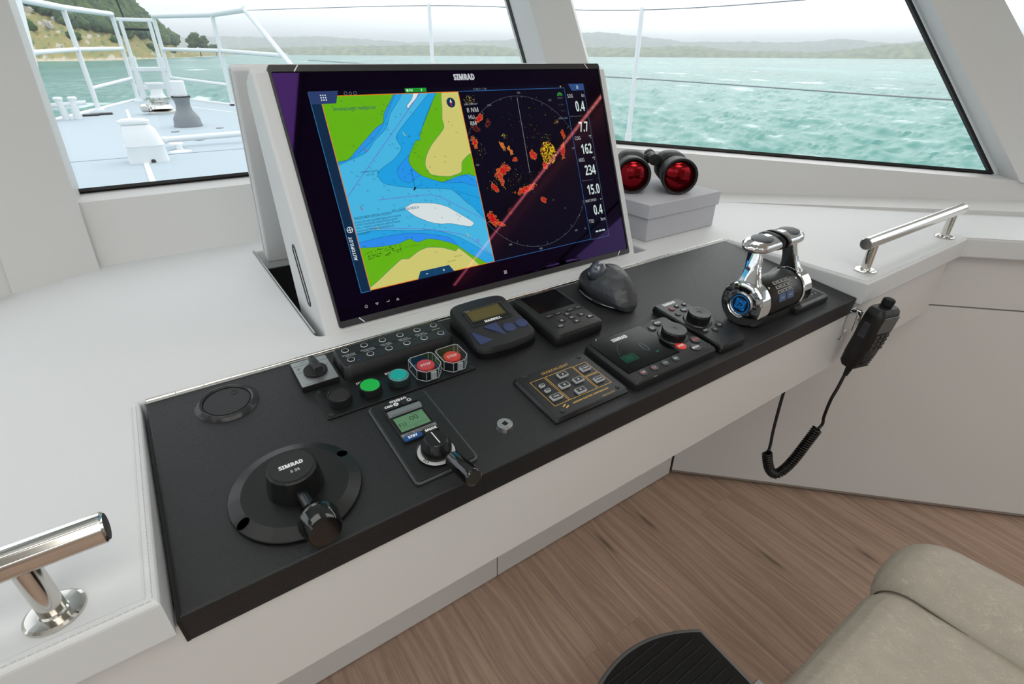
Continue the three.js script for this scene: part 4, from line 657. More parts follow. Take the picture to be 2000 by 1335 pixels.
{ // autopilot controller with colour display
  const g = dev('autopilot_controller', 'wide black autopilot controller with dark display and red standby key', 'autopilot', 0.61, 0.229);
  const ox = 610, oz = 229;
  mesh('controller_body', loft([sring([0, 0, 0], 0.0842, 0.0522, 24), sring([0, 0.0025, 0], 0.0848, 0.0528, 24), sring([0, 0.0095, 0], 0.0842, 0.0522, 26), sring([0, 0.0124, 0], 0.0825, 0.0507, 24), sring([0, 0.0126, 0], 0.082, 0.0502, 24)].map((r) => r.reverse())), std(0x1a1b1d, 0.48), g);
  mesh('display_glass', plate(0.104, 0.0795, 0.001, 0.001, 0.0003), std(0x030404, 0.1, { specularIntensity: 0.35 }), g, [-0.0265, 0.0124, -0.009]);
  print(g, 'display_screen', 0.102, 0.0775, 0.01355, (x, w, h) => {
    x.fillStyle = '#040506'; x.fillRect(0, 0, w, h); simrad(x, 49, 9.8, 8.6);
    x.strokeStyle = '#23282a'; x.lineWidth = 1.6; x.beginPath(); x.arc(54, 52, 36, PI * 1.08, PI * 1.72); x.stroke(); x.lineWidth = 0.8; x.beginPath(); x.arc(54, 52, 31, PI * 1.08, PI * 1.72); x.stroke();
    x.fillStyle = '#0a3a2c'; x.fillRect(14, 45, 26, 16); txt(x, 'FU', 27, 53, 9, '#0f6b4d', { bold: false }); txt(x, '0', 66, 44, 26, '#3b4a4d', { bold: false, sx: 0.8 }); x.fillStyle = '#0d4a38'; x.fillRect(72, 59, 6, 4);
  }, { x: -0.0265, z: -0.0090, rough: 0.12, res: 16, mat: { specularIntensity: 0.35 } });
  dial(g, (660 - ox) / 1000, (225 - oz) / 1000, 0.0125, 0.0185, 0.0135);
  roundKey(g, ox, oz, [[665.9, 188.3, 6.8, 0x1c1d1f, 'MENU'], [647.8, 194.5, 6.8, 0x1c1d1f, pwr], [648.9, 249.9, 8.2, 0xe23a2c, 'STBY', '#fff'], [682, 249.6, 8, 0x1c1d1f, 'AUTO', '#d8352c'], [665.2, 263.4, 8, 0x1c1d1f, 'MODE', '#e8e8e8'],
    ...[[551.2, '‹10', '#e0463c'], [573.1, '‹1', '#e0463c'], [594.7, '1›', '#38b07c'], [616.7, '10›', '#38b07c']].map(([a, s, c]) => [a, 267.5, 6, 0x222426, (x, w, h) => { const left = s[0] === '‹', num = s.replace(/[‹›]/, ''), sg = left ? -1 : 1; x.strokeStyle = c; x.lineWidth = 1.3; x.beginPath(); x.moveTo(w / 2 + sg * 1.2, h / 2 - 2); x.lineTo(w / 2 + sg * 3.2, h / 2); x.lineTo(w / 2 + sg * 1.2, h / 2 + 2); x.stroke(); txt(x, num, w / 2 - sg * 1.3, h / 2, 4.2, '#e2e4e4', { sx: 0.85 }); }])], 0.0124);
  for (const [a, b, r] of [[548, 178, 0.9], [663, 178, 0.1], [559, 279.5, -0.1], [690, 262, -0.9]]) mesh('accent_mark', rbox(0.0125, 0.0007, 0.0012, 0.0003, 1).rotateY(r).translate((a - ox) / 1000, 0.0115, (b - oz) / 1000), std(0xbfc2c4, 0.3, { metalness: 0.6 }), g);
}
{ // slim remote keypad with rotary dial
  const g = dev('remote_keypad', 'narrow black remote keypad with rotary dial beside the throttle', 'keypad', 0.733, 0.2145);
  const ox = 733, oz = 214.5;
  mesh('keypad_body', loft([sring([0, 0, 0], 0.0285, 0.0672, 24), sring([0, 0.002, 0], 0.0305, 0.069, 24), sring([0, 0.0085, 0], 0.0305, 0.0688, 24), sring([0, 0.012, 0], 0.0282, 0.0665, 24)].map((r) => r.reverse())), std(0x0f1011, 0.34), g);
  print(g, 'face_print', 0.0555, 0.132, 0.0122, (x, w, h) => {
    x.fillStyle = '#131415'; x.fillRect(0, 0, w, h); x.translate(w / 2 - ox, h / 2 - oz); simrad(x, 733, 154, 8.2); x.strokeStyle = '#050505'; x.lineWidth = 0.5; x.beginPath(); for (const [a, b, c, d] of [[706, 250, 760, 250], [706, 176, 718, 176], [706, 193, 716, 193], [748, 193, 760, 193], [706, 232, 718, 232], [748, 232, 760, 232]]) { x.moveTo(a, b); x.lineTo(c, d); } x.stroke();
  }, { rough: 0.4, res: 14 });
  dial(g, (732 - ox) / 1000, (213.5 - oz) / 1000, 0.0122, 0.0178, 0.0155);
  roundKey(g, ox, oz, [[738, 166, 4.6, 0x17181a, 'WPT'], [754, 168, 4.6, 0x17181a, 'CTR'], [723, 168.5, 5.4, 0x6a2226, '⚑'], [739, 180, 6, 0x17181a, 'PAGES'], [719.5, 185, 5, 0x17181a, '▮'], [752.5, 239.5, 6, 0x17181a, pwr], [718.5, 239.5, 5.2, 0x17181a, 'MENU'], [735.5, 245, 5.6, 0x17181a, 'X']], 0.0119);
}
{ // anchor windlass counter
  const g = dev('windlass_counter', 'curved black windlass controller with olive display and blue keys', 'controller', 0.4335, 0.0745);
  // plan outline (back edge slightly bowed), rising towards the back
  const plan = (k) => { const out = [], N = 48; for (let i = 0; i < N; i++) { const t = i / N * 2 * PI, cs = Math.cos(t), sn = Math.sin(t), e = 2 / 7; let x = Math.sign(cs) * Math.abs(cs) ** e * 0.051, z = -Math.sign(sn) * Math.abs(sn) ** e * 0.0505; x *= 0.93 + 0.10 * (z / 0.05 > 0 ? z / 0.05 : 0) + 0.04 * (z < 0 ? -z / 0.05 : 0); z += (z > 0 ? 0.006 : -0.004) * (1 - (x / 0.05) ** 2); out.push(V(x * k, 0, z * k)); } return out; };
  const hgt = (z) => 0.020 + 0.0135 * clamp((0.035 - z) / 0.075, 0, 1), lift = (r, f) => r.map((p) => V(p.x, f(p.z), p.z)).reverse();
  const body = std(0x18191b, 0.5);
  mesh('lower_shell', loft([lift(plan(0.985), () => 0), lift(plan(1.0), () => 0.003), lift(plan(1.0), () => 0.0085)]), std(0x0e0f10, 0.5), g);
  mesh('upper_shell', loft([lift(plan(0.975), () => 0.0085), lift(plan(1.0), () => 0.0098), lift(plan(0.985), (z) => hgt(z) - 0.004), lift(plan(0.95), (z) => hgt(z) - 0.0008), lift(plan(0.86), hgt), lift(plan(0.4), hgt)]), body, g);
  const top = new THREE.Group(); top.name = 'front_face'; top.position.set(0, 0, 0); g.add(top);
  const sl = Math.atan2(0.0135, 0.075), fy = (z) => hgt(z) + 0.0005;
  const wr = print(top, 'display_window', 0.069, 0.036, 0, (x, w, h) => { x.fillStyle = '#0b0c0c'; x.fillRect(0, 0, w, h); x.fillStyle = '#4d4722'; x.fillRect(5, 2.5, w - 12, h - 12); x.fillStyle = '#5a5329'; x.fillRect(8, 5, w - 18, h - 17); x.strokeStyle = '#6a6c6c'; x.lineWidth = 0.4; x.strokeRect(1, 1, w - 2, h - 2); txt(x, 'MAXWELL', w / 2 + 1, h - 4.6, 5.8, '#eceded', { heavy: 0.07, sx: 1.02 }); txt(x, 'POWER', 8, 2.4, 2.4, '#8b8d8d'); }, { rough: 0.12, res: 14 });
  wr.position.set(0, fy(-0.0125) + 0.0004, -0.0125); wr.rotation.x = sl;
  const blue = std(0x27345f, 0.5);
  const keyAt = (shape, X, Z) => { const k = mesh('key', slab(shape, 0.0024, 0.0007, 2, 20), blue, g, [X, fy(Z) - 0.0013, Z]); k.rotation.x = sl * (Z < 0.032 ? 1 : 0.3); return k; };
  keyAt(poly([[-0.0105, -0.0145], [0.0122, 0.0128], [-0.0102, 0.0150]].map(([a, b]) => [a, b])), -0.0335, 0.0255);
  keyAt(poly([[-0.0122, -0.0128], [0.0108, -0.0150], [0.0108, 0.0148]]), -0.0095, 0.0225);
  for (const [X, Z] of [[0.0145, 0.0245], [0.0365, 0.0235]]) { const s = new THREE.Shape(); s.absellipse(0, 0, 0.0098, 0.0092, 0, 2 * PI); keyAt(s, X, Z); }
}
{ // instrument display with key pad
  const g = dev('instrument_display', 'black portrait instrument display with blank screen above small keys', 'display', 0.543, 0.0905);
  const ox = 543, oz = 90.5;
  mesh('display_body', loft([sring([0, 0, 0], 0.0445, 0.0588, 20), sring([0, 0.003, 0], 0.0458, 0.0602, 20), sring([0, 0.0155, 0], 0.0455, 0.06, 20), sring([0, 0.0197, 0], 0.044, 0.0585, 18), sring([0, 0.0205, 0], 0.0425, 0.057, 16)].map((r) => r.reverse())), std(0x1d1d1e, 0.5), g);
  mesh('screen', plate(0.0705, 0.0515, 0.0008, 0.002, 0.0003), std(0x060709, 0.12, { specularIntensity: 0.4 }), g, [0.0035, 0.0203, -0.0278]);
  print(g, 'maker_print', 0.04, 0.0042, 0.0207, (x, w, h) => { x.fillStyle = '#1d1d1e'; x.fillRect(0, 0, w, h); for (let i = 0; i < 18; i++) { x.fillStyle = '#9a9c9d'; x.fillRect(3 + i * 1.9, 1.6, 1.2, 1); } }, { z: -0.0565, rough: 0.5 });
  const km = std(0x161718, 0.45);
  const key = (a, b, w, d, draw) => { const k = mesh('key', plate(w / 1000, d / 1000, 0.002, 0.0012, 0.0005), km, g, [(a - ox) / 1000, 0.0196, (b - oz) / 1000]); print(k, 'key_print', (w - 1.4) / 1000, (d - 1.4) / 1000, 0.0021, (x, W, H) => { x.fillStyle = '#161718'; x.fillRect(0, 0, W, H); x.strokeStyle = x.fillStyle = '#c9cccd'; x.lineWidth = 0.6; draw(x, W, H); }, { res: 20, rough: 0.45 }); };
  for (const a of [519.5, 537, 560.4, 577.4]) key(a, 101.3, 14, 5.4, (x, W, H) => x.fillRect(3, H / 2 - 0.3, W - 6, 0.6));
  const arrow = (dx, dz) => (x, W, H) => { const c = 2.2; x.beginPath(); x.moveTo(W / 2 + dx * c - dz * c, H / 2 + dz * c - dx * c * 0.2); x.moveTo(W / 2 - dz * c, H / 2 + dx * c); x.lineTo(W / 2 + dx * c * 1.3, H / 2 + dz * c * 1.3); x.lineTo(W / 2 + dz * c, H / 2 - dx * c); x.closePath(); x.stroke(); x.fillRect(W / 2 - 0.9, H / 2 - 0.7, 1.8, 1.4); };
  key(548.5, 109.5, 11, 8.4, arrow(0, -1)); key(567, 120, 11, 8.6, arrow(1, 0)); key(529.7, 120, 11, 8.6, arrow(-1, 0)); key(548.5, 131.2, 11, 8.2, arrow(0, 1)); key(548, 120.2, 9.4, 7.6, (x, W, H) => x.strokeRect(W / 2 - 2.2, H / 2 - 1.5, 4.4, 3)); key(576, 130.8, 10.5, 7, (x, W, H) => { x.strokeRect(1.6, 1.4, W - 3.2, H - 2.8); x.fillRect(1.6, 1.4, 3, H - 2.8); }); key(518, 131.2, 10.5, 7, (x, W, H) => { x.strokeRect(1.6, 1.4, W - 3.2, H - 2.8); x.fillRect(3, 2.4, 2, H - 5); });
}
{ // trackball
  const g = dev('trackball_mouse', 'sculpted dark grey trackball with pearly ball', 'trackball', 0.6675, 0.0705, -0.22); g.scale.set(0.95, 1.1, 0.87);
  // stations along the length: z, left x, right x, height, where the crest lies across (0 left, 1 right)
  const st = [[-0.064, -0.020, 0.034, 0.024, 0.6], [-0.060, -0.026, 0.040, 0.031, 0.6], [-0.048, -0.029, 0.043, 0.038, 0.64], [-0.03, -0.031, 0.044, 0.0435, 0.68], [-0.01, -0.031, 0.043, 0.0455, 0.70], [0.006, -0.028, 0.042, 0.0445, 0.68], [0.02, -0.022, 0.041, 0.042, 0.64], [0.036, -0.0155, 0.039, 0.0355, 0.58], [0.05, -0.011, 0.036, 0.026, 0.54], [0.060, -0.006, 0.031, 0.017, 0.5], [0.0655, 0.002, 0.025, 0.009, 0.5]];
  const N = 48, rings = st.map(([z, l, r, h, cr]) => { const out = []; for (let i = 0; i < N; i++) { const t = i / N * 2 * PI, cx = lerp(l, r, cr), cs = Math.cos(t), sn = Math.sin(t), half = cs > 0 ? r - cx : cx - l; const xx = cx + Math.sign(cs) * Math.abs(cs) ** 0.75 * half; const yy = sn > 0 ? 0.010 + (h - 0.010) * Math.abs(sn) ** 0.8 : 0.010 - 0.0085 * Math.abs(sn) ** 0.4; out.push(V(xx, yy, z)); } return out.reverse(); });
  const curves = [...Array(N).keys()].map((i) => new THREE.CatmullRomCurve3(rings.map((r) => r[i]))), K = 36, fine = []; for (let k = 0; k <= K; k++) fine.push(curves.map((c) => c.getPoint(k / K)));
  mesh('mouse_shell', loft(fine.map((r) => r.slice().reverse())), std(0x3a3c40, 0.42), g);
  const baseRing = (y, s) => [...Array(N).keys()].map((i) => { const t = i / N * 2 * PI; return V(0.001 + Math.cos(t) * 0.037 * s, y, -0.006 - Math.sin(t) * 0.054 * s); }).reverse();
  mesh('base_foot', loft([baseRing(0, 0.97), baseRing(0.002, 1), baseRing(0.0038, 1), baseRing(0.005, 0.96)]), M.black, g);
  mesh('base_trim', new THREE.TubeGeometry(new THREE.CatmullRomCurve3([[-0.037, 0.0045, -0.03], [-0.0365, 0.004, -0.005], [-0.030, 0.004, 0.018], [-0.021, 0.004, 0.036], [-0.008, 0.004, 0.052]].map((p) => V(...p))), 40, 0.0009, 8), M.silver, g);
  mesh('ball_socket', new THREE.TorusGeometry(0.0168, 0.0016, 12, 48).rotateX(PI / 2).rotateZ(0.42).translate(-0.0135, 0.0365, -0.018), M.black, g);
  mesh('track_ball', new THREE.SphereGeometry(0.0168, 48, 32).translate(-0.0135, 0.0385, -0.018), std(0x565c66, 0.22, { metalness: 0.35, clearcoat: 0.8, clearcoatRoughness: 0.08 }), g);
  mesh('side_button', loft([sring([0, 0, 0], 0.0028, 0.0085, 5, V(1, 0, 0), V(0, 0, -1), 24).reverse(), sring([0, 0.0012, 0], 0.0023, 0.008, 5, V(1, 0, 0), V(0, 0, -1), 24).reverse()]).rotateY(0.35).translate(0.0125, 0.0442, -0.02), std(0x2c2e31, 0.45), g);
  mesh('scroll_wheel', cyl(0.008, 0.008, 0.006, 24).rotateZ(PI / 2).translate(0.004, 0.031, -0.058), M.rubber, g);
}
{ // twin throttle control
  const g = dev('throttle_control', 'twin lever chrome throttle with blue roundel and black drum', 'throttle', 0.8725, 0.2375);
  const drum = std(0x1d1c1a, 0.4, { metalness: 0.3 }), AY = 0.036;
  mesh('foot', loft([sring([0, 0, 0], 0.062, 0.031, 5), sring([0, 0.003, 0], 0.0625, 0.0315, 5), sring([0, 0.016, 0], 0.05, 0.029, 5)].map((r) => r.reverse())), M.black, g);
  mesh('drum', turned([[0, -0.047], [0.0325, -0.047], [0.0335, -0.045], [0.0335, 0.045], [0.0325, 0.047], [0, 0.047]], 64).rotateZ(-PI / 2).translate(0, AY, 0), drum, g);
  // control keys wrapped on the upper front of the drum
  const onDrum = (a, x, r = 0.0337) => [x, AY + Math.cos(a) * r, Math.sin(a) * r];
  const ringKey = (a, x, w, d, m) => { const b = rbox(w, 0.0012, d, 0.0005, 2), k = mesh('drum_key', b, m, g, onDrum(a, x)); k.rotation.x = a; return k; };
  const keyRim = std(0xc9c9c4, 0.4), keyFace = std(0x201f1d, 0.45), keyBlue = std(0x44597c, 0.45);
  for (const [i, a] of [0.42, 0.66, 0.90].entries()) for (const X of [-0.012, 0.0105]) { const k = ringKey(a, X, 0.0205, 0.0052, keyRim); mesh('key_face', rbox(0.0193, 0.0012, 0.0042, 0.0005, 1).translate(0, 0.0003, 0), keyFace, k); mesh('key_mark', rbox(0.009, 0.0003, 0.0008, 0.0001, 1).translate(0, 0.001, 0), keyRim, k); }
  for (const X of [-0.0125, 0.0095]) { const k = ringKey(1.2, X, 0.0195, 0.0125, keyBlue); mesh('key_mark', rbox(0.009, 0.0003, 0.0008, 0.0001, 1).translate(0, 0.0007, 0), keyRim, k); }
  for (const X of [-0.038, 0.0385]) { const t = mesh('drum_arrow', slab(poly([[-0.002, 0.002], [0.002, 0.0], [-0.002, -0.002]]), 0.0004, 0), M.ink, g, onDrum(0.55, X, 0.0335)); t.rotation.x = 0.55; }
  for (const s of [-1, 1]) {
    const lv = new THREE.Group(); lv.name = s < 0 ? 'port_lever' : 'starboard_lever'; g.add(lv);
    const hub = turned([[0, -0.0135], [0.0345, -0.0135], [0.0365, -0.012], [0.0365, 0.0085], [0.0345, 0.0115], [0.029, 0.0135], [0.022, 0.0135], [0.0205, 0.0115], [0, 0.0115]], 72).rotateZ(s < 0 ? PI / 2 : -PI / 2).translate(s * 0.0615, AY, 0);
    mesh('lever_hub', hub, M.chrome, lv);
    // blade from the hub to the grip, leaning a little aft
    const bl = [[0.044, 0.0, 0.0085, 0.033], [0.056, -0.001, 0.0085, 0.0275], [0.065, -0.003, 0.0085, 0.0205], [0.076, -0.0065, 0.0072, 0.0158], [0.09, -0.011, 0.0066, 0.0125], [0.106, -0.016, 0.0068, 0.0115], [0.120, -0.02, 0.008, 0.0115]];
    mesh('lever_blade', loft(bl.map(([y, z, a, b]) => sring([s * (0.0615 - Math.max(0, y - 0.058) * 0.26), y, z], a, b, 5, V(1, 0, 0), V(0, 0, -1), 48))), M.chrome, lv);
    // grip: flattened pod reaching to the middle
    const pod = []; for (let i = 0; i <= 16; i++) { const t = i / 16, X = lerp(0.0765, 0.0045, t ** 1.9), e = Math.sin(Math.min((0.0765 - X) / 0.034, 1) * PI / 2) ** 0.6; pod.push(sring([s * X, 0.1235, -0.021], Math.max(0.0008, 0.0225 * e), Math.max(0.0008, 0.0112 * e), 2.1, V(0, 0, s > 0 ? 1 : -1), V(0, 1, 0), 48)); }
    mesh('grip', loft(pod), M.chrome, lv);
    mesh('grip_pad', new THREE.SphereGeometry(1, 40, 16, 0, 2 * PI, 0, PI / 2).scale(0.0215, 0.0022, 0.0155).translate(s * 0.037, 0.1328, -0.021), std(0x34373a, 0.45), lv);
    mesh('grip_collar', loft([0.0042, 0.0052, 0.011, 0.0125].map((X, i) => sring([s * X, 0.1238, -0.021], [0.0222, 0.0232, 0.0232, 0.0222][i], [0.0112, 0.0122, 0.0122, 0.0112][i], 2.4, V(0, 0, s > 0 ? 1 : -1), V(0, 1, 0), 40))), M.black, lv);
  }
  const em = new THREE.Group(); em.name = 'roundel'; em.position.set(-0.0735, AY, 0); em.rotation.z = PI / 2; g.add(em);
  mesh('roundel_disc', cyl(0.0168, 0.0168, 0.001, 48), std(0x0c1a33, 0.35), em);
  print(em, 'roundel_print', 0.0325, 0.0325, 0.0007, (x, w, h) => {
    x.fillStyle = '#0e2038'; x.fillRect(0, 0, w, h); x.translate(w / 2, h / 2); x.rotate(PI / 2); x.strokeStyle = '#1f7fd0'; x.lineWidth = 1.6; x.beginPath(); x.arc(0, 0, 14.6, 0, 7); x.stroke();
    x.fillStyle = '#1785dc'; x.beginPath(); x.roundRect(-8.6, -8.6, 17.2, 17.2, 1.4); x.fill(); x.strokeStyle = '#0d2744'; x.lineWidth = 1; x.beginPath(); x.arc(0, 0, 7.3, 0, 7); x.stroke(); txt(x, 'ZF', 0, 0.6, 8.6, '#0b1c30', { heavy: 0.06 });
  }, { round: true, res: 20, rough: 0.4 });
  mesh('roundel_ring', new THREE.TorusGeometry(0.0182, 0.0018, 10, 56).rotateX(PI / 2), M.chrome, em);
}
{ // small touch display behind the throttle
  const g = dev('engine_display', 'small black landscape touch display behind the throttle drum', 'display', 0.975, 0.236);
  mesh('display_body', loft([sring([0, 0, 0], 0.0505, 0.0375, 16), sring([0, 0.002, 0], 0.052, 0.039, 16), sring([0, 0.0095, 0], 0.052, 0.039, 16), sring([0, 0.012, 0], 0.05, 0.037, 14)].map((r) => r.reverse())), std(0x202422, 0.35), g);
  print(g, 'touch_screen', 0.088, 0.062, 0.0122, (x, w, h) => { x.fillStyle = '#090b0b'; x.fillRect(0, 0, w, h); x.fillStyle = '#465452'; x.fillRect(2, 4, w - 4, h - 22); x.fillStyle = '#c9cccc'; for (let i = 0; i < 6; i++) { x.fillRect(w - 12 - i * 12, h - 10, 2.8, 1); x.fillRect(w - 11 - i * 12, h - 12, 1, 2.4); } }, { rough: 0.12 });
}
// ---------------------------------------------------------------- radio handset on its clip
{
  const c = thing('handset_clip', 'small chrome clip on the console front behind the handset', 'clip', [1.03, 0.752, -0.357]);
  mesh('clip_plate', rbox(0.022, 0.05, 0.003, 0.001).translate(0, 0, 0.0017), M.chrome, c);
  for (const x of [-0.011, 0.011]) mesh('clip_prong', rbox(0.004, 0.036, 0.016, 0.0014).translate(x, 0.004, 0.009), M.chrome, c);
  mesh('clip_screw', capTop(0.0045, 0.003, 0.001, 20).rotateX(PI / 2).translate(-0.012, -0.035, 0.001), M.steel, c);
  mesh('clip_stud', turned([[0, 0], [0.005, 0], [0.006, 0.004], [0.004, 0.007], [0.004, 0.011], [0, 0.011]], 24).rotateX(PI / 2).translate(0, 0.012, 0.004), M.chrome, c);

  const h = thing('radio_handset', 'black radio handset with keypad hanging by a coiled cord', 'radio handset', [1.028, 0.672, -0.322]); h.rotation.set(0.10, -0.16, -0.06);
  const shell = std(0x0c0c0d, 0.42);
  const st = [[-0.002, 0.021, 0.012, 0.0], [0.006, 0.0255, 0.0165, 0.0], [0.03, 0.027, 0.0185, 0.001], [0.06, 0.0285, 0.0185, 0.002], [0.085, 0.031, 0.0185, 0.002], [0.11, 0.0315, 0.0175, 0.002], [0.121, 0.030, 0.0155, 0.001], [0.126, 0.026, 0.0125, 0.0]];
  mesh('handset_shell', loft(st.map(([y, a, b, z]) => sring([0, y, z], a, b, 5, V(1, 0, 0), V(0, 0, -1), 44))), shell, h);
  mesh('screen', rbox(0.046, 0.032, 0.002, 0.001).translate(0, 0.098, 0.0195), std(0x4b4b49, 0.15), h);
  const km = std(0x1d1e20, 0.4);
  for (let r = 0; r < 4; r++) for (let q = 0; q < 3; q++) mesh('key', rbox(0.0115, 0.006, 0.003, 0.0012, 2).translate(-0.0145 + q * 0.0145, 0.074 - r * 0.0085, 0.0205), km, h);
  for (let i = 0; i < 6; i++) mesh('speaker_rib', rbox(0.036 - i * 0.002, 0.0016, 0.003, 0.0006, 1).translate(0, 0.034 - i * 0.0052, 0.0190), std(0x2a2b2c, 0.45), h);
  mesh('talk_button', rbox(0.004, 0.032, 0.013, 0.0018).translate(-0.0295, 0.083, 0.001), std(0x35363d, 0.5), h);
  for (let i = 0; i < 6; i++) mesh('button_rib', rbox(0.001, 0.0008, 0.010, 0.0003, 1).translate(-0.0318, 0.074 + i * 0.0036, 0.001), std(0x25262b, 0.5), h);
  mesh('knob', turned([[0, 0], [0.0085, 0], [0.0095, 0.002], [0.009, 0.013], [0.007, 0.0145], [0, 0.0145]], 24).translate(0.008, 0.1255, -0.003), M.rubber, h);
  for (let i = 0; i < 10; i++) mesh('knob_rib', box(0.0014, 0.011, 0.0014).translate(0.0093, 0.133, 0).rotateY(i * PI / 5).translate(0.008, 0, -0.003), M.rubber, h);
  mesh('cord_boot', turned([[0, 0], [0.0042, 0], [0.0048, 0.006], [0.0072, 0.026], [0, 0.026]], 20).translate(-0.004, -0.026, 0), M.rubber, h);
}
{
  const w = thing('coiled_cord', 'black coiled cord looping below the radio handset', 'cord', [0, 1.19, 0]);
  const A = [[1.0215, -0.543, -0.326], [1.012, -0.57, -0.326], [1.005, -0.60, -0.328], [1.012, -0.645, -0.331], [1.022, -0.668, -0.332], [1.012, -0.678, -0.333]].map((p) => V(...p));
  const B = [[1.006, -0.676, -0.333], [0.99, -0.708, -0.337], [0.972, -0.745, -0.342], [0.962, -0.775, -0.350], [0.948, -0.789, -0.358], [0.934, -0.778, -0.366], [0.926, -0.755, -0.373], [0.924, -0.733, -0.379]].map((p) => V(...p));
  const C = [[0.926, -0.731, -0.380], [0.940, -0.735, -0.384], [0.9455, -0.722, -0.387], [0.95, -0.69, -0.392], [0.962, -0.62, -0.40], [0.975, -0.56, -0.405], [0.985, -0.53, -0.41]].map((p) => V(...p));
  mesh('straight_lead', tube(A, 0.0031, 50, 10), M.black, w);
  const cu = new THREE.CatmullRomCurve3(B, false, 'catmullrom', 0.5), turns = 38, steps = turns * 14, fr = cu.computeFrenetFrames(steps), pts = [];
  for (let i = 0; i <= steps; i++) { const t = i / steps, u = lerp(t, t < 0.55 ? t : t, 1), p = cu.getPointAt(u), a = t * turns * 2 * PI; pts.push(p.addScaledVector(fr.normals[i], Math.cos(a) * 0.0082).addScaledVector(fr.binormals[i], Math.sin(a) * 0.0082)); }
  mesh('coil', new THREE.TubeGeometry(new THREE.CatmullRomCurve3(pts), steps, 0.0027, 7), std(0x0a0a0b, 0.3), w);
  mesh('straight_lead', tube(C, 0.0031, 60, 10), M.black, w);
}
